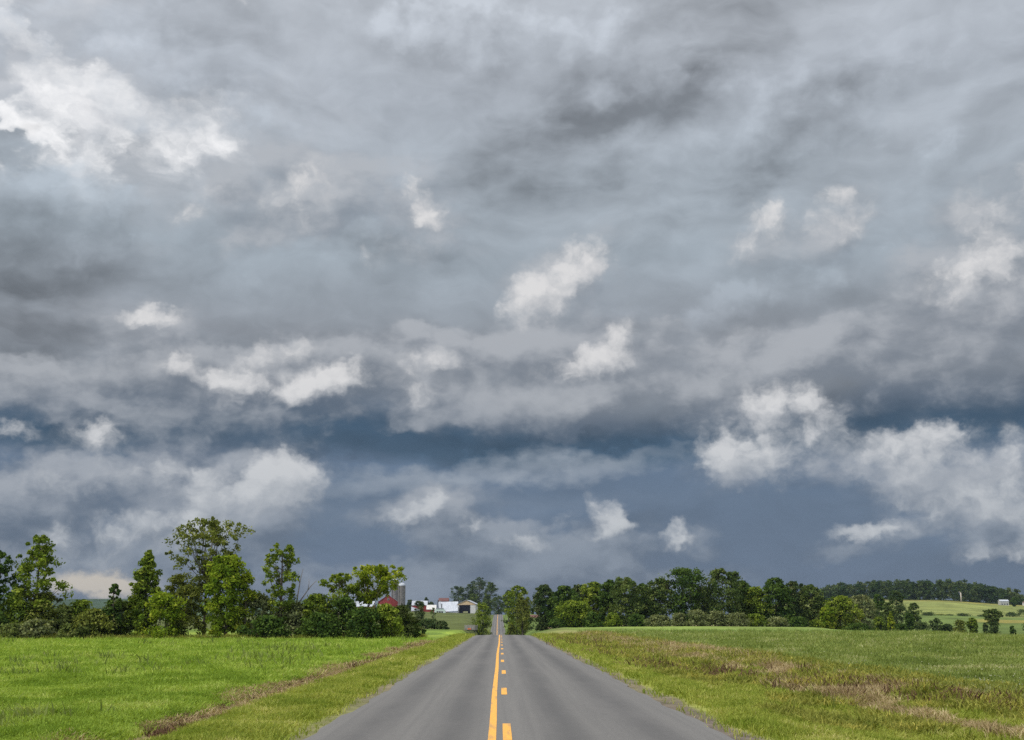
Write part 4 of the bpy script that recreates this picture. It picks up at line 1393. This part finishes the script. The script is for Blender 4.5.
def gable_house(name, label, cat, loc, rz, W, L, he, hr, wallm, roofm, group=None, over=.5, gablem=None):
    """gable end faces -Y, ridge runs along +Y; walls, gables and a thick two slope roof"""
    r = thing(name, label, cat, loc, rz, group)
    mb = MB()
    mb.poly([(-W / 2, 0, -1), (W / 2, 0, -1), (W / 2, 0, he), (-W / 2, 0, he)])
    mb.poly([(W / 2, L, -1), (-W / 2, L, -1), (-W / 2, L, he), (W / 2, L, he)])
    mb.poly([(W / 2, 0, -1), (W / 2, L, -1), (W / 2, L, he), (W / 2, 0, he)])
    mb.poly([(-W / 2, L, -1), (-W / 2, 0, -1), (-W / 2, 0, he), (-W / 2, L, he)])
    mb.build('wall', wallm, r)
    MB().slab([(-W / 2, .0, he), (W / 2, .0, he), (0, .0, hr)], (0, .15, 0)).build('gable', gablem or wallm, r)
    MB().slab([(-W / 2, L - .15, he), (W / 2, L - .15, he), (0, L - .15, hr)], (0, .15, 0)).build('gable', wallm, r)
    s = (hr - he) / (W / 2)
    ro = MB()
    for sg in (-1, 1):
        ro.slab([(0, -over, hr + .02), (sg * (W / 2 + over), -over, he - s * over + .02), (sg * (W / 2 + over), L + over, he - s * over + .02), (0, L + over, hr + .02)], (0, 0, .18))
    ro.build('roof', roofm, r)
    return r


def openings(parent, rects, y=-.06, frame=WHITE, pane=GLASS):
    for x0, x1, z0, z1 in rects:
        f = MB().box(x0 - .12, x1 + .12, y - .02, y + .1, z0 - .12, z1 + .12).build('window', frame, parent)
        MB().box(x0, x1, y - .05, y - .03, z0, z1).build('pane', pane, f)


def foot(px, Y):
    X = (px - 505) / F * Y
    return X, Y, ground_z(X, Y)


def zz(py, Y, px=450):
    return at(px, py, Y)[2]


K = 1000.0
x, y, z = foot(390.3, K)
b = gable_house('red_barn', 'big red barn with its gable to the road beside the silos', 'barn', (x, y, z), R(6), 15.5, 26, zz(601.5, K) - z, zz(594.8, K) - z, RED, METAL, 'buildings of the farm', .3)
MB().box(-2.2, 2.2, -.12, -.04, -1, 4.2).build('door', WHITE, b)
openings(b, [(-5.5, -4.5, 2.2, 3.4), (4.5, 5.5, 2.2, 3.4), (-.6, .6, zz(600, K) - z, zz(598.6, K) - z)])
lt = MB().slab([(-6.5, -7, zz(608.2, K) - z), (1.2, -7, zz(608.2, K) - z), (1.2, -.2, zz(605, K) - z), (-6.5, -.2, zz(605, K) - z)], (0, 0, .2)).build('lean_to_roof', METAL, b)
MB().box(-6.0, .8, -6.8, -.3, -1, zz(608.6, K) - z).build('lean_to_wall', WHITE, b)

x, y, z = foot(365.5, K - 15)
b = gable_house('long_shed', 'low red shed with a pale roof seen through the tree left of the red barn', 'shed', (x + 9, y, z), R(90), 10, 18, zz(606.6, K) - z, zz(601.8, K) - z, RED, METAL, 'buildings of the farm', .4)
openings(b, [(-2.5, -1.3, 1.2, 2.4), (1.3, 2.5, 1.2, 2.4)])
MB().box(-1.2, 1.2, 18.04, 18.12, -1, 2.4).build('door', WHITE, b)


def silo(px, wpx, top, Y, label):
    x, y, z = foot(px, Y)
    r = wpx / 2 * Y / F
    zt = zz(top, Y) - z
    t = thing('silo', label, 'silo', (x, y, z), 0, 'silos of the farm')
    prof = [(r, -1)]
    zc = zt - r * .75
    k = int(zc / 1.6)
    for i in range(1, k):          # steel hoops stand a little proud of the staves
        h = zc * i / k
        prof += [(r, h - .12), (r + .05, h - .1), (r + .05, h + .1), (r, h + .12)]
    prof.append((r, zc))
    MB().lathe(prof, 28).build('wall', CONC, t)
    MB().lathe([(r + .12, zc - .1), (r + .12, zc + .1)] + [(r * 1.02 * math.cos(a), zc + .1 + r * .72 * math.sin(a)) for a in np.linspace(.05, 1.5, 8)] + [(.02, zc + .1 + r * .73)], 28).build('dome_cap', METAL, t, True)
    MB().tube([(-r * .72, -r * .82, 0), (-r * .72, -r * .82, zc)], .42, 8).build('chute', CONC, t)
    return t


silo(403.5, 7.2, 582.8, K - 5, 'grey stave silo with a white cap right of the red barn')
silo(396.8, 7.2, 578.6, K + 22, 'taller silo behind, mostly hidden by the yellow-green tree')

x, y, z = foot(421.5, K + 10)
b = gable_house('farm_house', 'red walled house with a pale roof left of the smaller house', 'house', (x + 6, y, z), R(90), 9, 12, zz(605, K) - z, zz(600.8, K) - z, RED, METAL, 'buildings of the farm', .35)
openings(b, [(-3, -2, 1.5, 3), (2, 3, 1.5, 3)])
MB().slab([(-4.4, 5.5, zz(609.6, K) - z), (-7.2, 5.5, zz(611, K) - z), (-7.2, 12.5, zz(611, K) - z), (-4.4, 12.5, zz(606.6, K) - z)], (0, 0, .2)).build('porch_roof', METAL, b)
x, y, z = foot(433, K - 5)
b = gable_house('farm_house', 'smaller house with a pinkish pale roof beside the pale green building', 'house', (x + 3.6, y, z), R(90), 7, 7.2, zz(609.3, K) - z, zz(605.2, K) - z, RED, WHITE, 'buildings of the farm', .3)
openings(b, [(-1.8, -.9, .6, 1.8), (.9, 1.8, .6, 1.8)])

# pale green outbuilding with two dark flues
x, y, z = foot(441, K - 40)
Ym = K - 40
b = thing('outbuilding', 'pale green outbuilding with dark windows and two tall dark flues', 'shed', (x, y, z), 0, 'buildings of the farm')
hz = lambda py: zz(py, Ym) - z
MB().slab([(-4.1, 0, -1), (4.4, 0, -1), (4.4, 0, hz(611)), (2.6, 0, hz(608.5)), (-2.6, 0, hz(608.5)), (-4.1, 0, hz(611))], (0, 6, 0)).build('wall', MINT, b)
MB().box(-2.9, 2.9, -.3, 6.3, hz(608.5), hz(608.0)).build('roof', METAL, b)
openings(b, [(-2.3, -.9, hz(612.8), hz(611.2)), (-.5, .9, hz(612.8), hz(611.2)), (1.3, 2.5, hz(612.8), hz(611.2))])
MB().tube([(-1.4, 2.5, hz(609)), (-1.4, 2.5, hz(600.2))], .42, 10).build('flue', STEEL, b)
MB().tube([(1.4, 2.5, hz(609)), (1.4, 2.5, hz(603.6))], .42, 10).build('flue', STEEL, b)
MB().tube([(.1, 2.2, hz(609)), (.1, 2.2, hz(600.6))], .3, 10).build('pale_pipe', METAL, b)

# white machine barn: tan gable with a painted dark opening, broad pale roof on its left wing
x, y, z = foot(467.3, K)
hz = lambda py: zz(py, K) - z
b = gable_house('white_barn', 'white barn with a tan gable over its wide dark opening', 'barn', (x, y, z), R(-4), 14.4, 34, hz(604), hz(600), WHITE, METAL, 'buildings of the farm', .5, TANB)
MB().box(-5.9, 3.0, -.10, -.02, -1, hz(605)).build('door_shade_panel', INTERIOR_SHADE, b)  # near-black panel on the wall stands in for the shaded interior
MB().box(-7.2, 7.2, -.16, -.11, hz(604.9), hz(604.1)).build('fascia', TANB, b)
MB().box(-2.6, 1.2, -.5, -.2, .2, 1.5).build('stacked_bales', simple_mat('pale_bales', (.30, .30, .16), (.2, .2, .1), 2.0), b)
w = MB().slab([(-21.5, -3.0, hz(612)), (-6.2, -6.0, hz(611.2)), (-7.4, 6.5, hz(601.6)), (-23.5, 8, hz(601.9))], (0, 0, .2))
w.slab([(-7.4, 6.5, hz(601.6)), (-23.5, 8, hz(601.9)), (-22, 19, hz(605)), (-7.4, 19, hz(605))], (0, 0, .2))
w.build('wing_roof', METAL, b)
MB().slab([(-20.6, -2.4, -1), (-6.6, -5.2, -1), (-6.6, -5.2, hz(611.6)), (-20.6, -2.4, hz(612.3))], (0, .3, 0)).build('wing_wall', WHITE, b)
x, y, z = foot(445, K + 50)
gable_house('red_roofed_shed', 'dark red roof showing behind the white barn', 'shed', (x + 4, y, z), R(90), 8, 8, zz(601, K + 50) - z, zz(598.2, K + 50) - z, RED, BROWNROOF, 'buildings of the farm', .3)

# house beyond the tree on the right of the road
Ym = 720
x, y, z = foot(536.5, Ym)
b = gable_house('roadside_house', 'low house with a red-brown roof glimpsed left of the right tree line', 'house', (x + 5, y, zz(620, Ym)), R(90), 8, 9.5, 1.0, 2.7, WHITE, BROWNROOF, None, .4)
openings(b, [(-2.5, -1.5, .1, .8)])
MB().box(-.5, .6, -1.4, -.4, -.5, 3.6).build('chimney', WHITE, b)
# house on the far right hill
Ym = 1170
GREYW = simple_mat('dull_white_boards', (.34, .34, .33), (.27, .27, .26), .8, .7)
x, y, z = foot(996.5, Ym)
b = gable_house('hill_house', 'small white house on the far right hill before the wood', 'house', (x + 3.6, y, z), R(90), 5.5, 8, zz(601.2, Ym) - z, zz(599.8, Ym) - z, GREYW, METAL, None, .3)
for k in (1.0, 3.4, 5.8):
    f = MB().box(-2.86, -2.72, k, k + 1.1, .5, 1.5).build('window', GLASS, b)
x, y, z = foot(1018, 1190)
gable_house('hill_shed', 'tiny pale shed at the right edge of the far hill', 'shed', (x + 2.5, y, z), R(90), 4, 5, 2.2, 3.6, WHITE, BROWNROOF, None, .2)

# farm wagon parked on the grass
Ym = 332
x, y, z = foot(470.5, Ym)
b = thing('farm_wagon', 'weathered grey box wagon with an orange panel on the grass left of the road', 'wagon', (x, y, z), R(-12))
mb = MB()
for k in range(5):
    z0 = .55 + k * .24
    for yy in (0, 3.4):
        mb.box(-1.25, 1.25, yy, yy + .05, z0, z0 + .2)
    for xx in (-1.3, 1.25):
        mb.box(xx, xx + .05, .06, 3.4, z0, z0 + .2)
mb.build('side_boards', GREYWOOD, b)
mb = MB()
for xx in (-1.36, -.35, .3, 1.26):
    mb.box(xx, xx + .1, -.07, -.005, .45, 1.9)
    mb.box(xx, xx + .1, 3.46, 3.52, .45, 1.9)
mb.build('stakes', GREYWOOD, b)
MB().box(-1.24, 1.24, .06, 3.39, .48, .545).build('bed', GREYWOOD, b)
MB().box(-.5, .45, -.14, -.08, .62, .95).build('panel', ORANGE, b)
for xx, yy in ((-1.15, .6), (1.15, .6), (-1.15, 2.8), (1.15, 2.8)):
    wl = MB().tube([(xx - .1, yy, .32), (xx + .1, yy, .32)], .34, 16).build('wheel', RUBBER, b)
    MB().tube([(xx - .115, yy, .32), (xx + .115, yy, .32)], .17, 12).build('rim', STEEL, wl)
MB().box(-1.0, 1.0, .56, .64, .28, .36).box(-1.0, 1.0, 2.76, 2.84, .28, .36).build('axles', STEEL, b)
MB().tube([(0, 3.4, .45), (0, 5.0, .3)], .05, 8).build('tow_bar', STEEL, b)


# ------------------------------------------------------------------ air
hm_, n = new_mat('haze')
pv = n.node('ShaderNodeVolumePrincipled')
pv.inputs['Color'].default_value = (.30, .38, .50, 1)
pv.inputs['Density'].default_value = .00006
pv.inputs['Anisotropy'].default_value = .2
o_ = n.node('ShaderNodeOutputMaterial')
n.t.links.new(pv.outputs[0], o_.inputs['Volume'])
hz_ = MB().box(-4800, 4800, -4800, 4800, -14, 84).build('haze', hm_)
tag(hz_, 'thin pale haze in the air over the whole plain', None, None, 'stuff')
SC.cycles.volume_bounces = 0
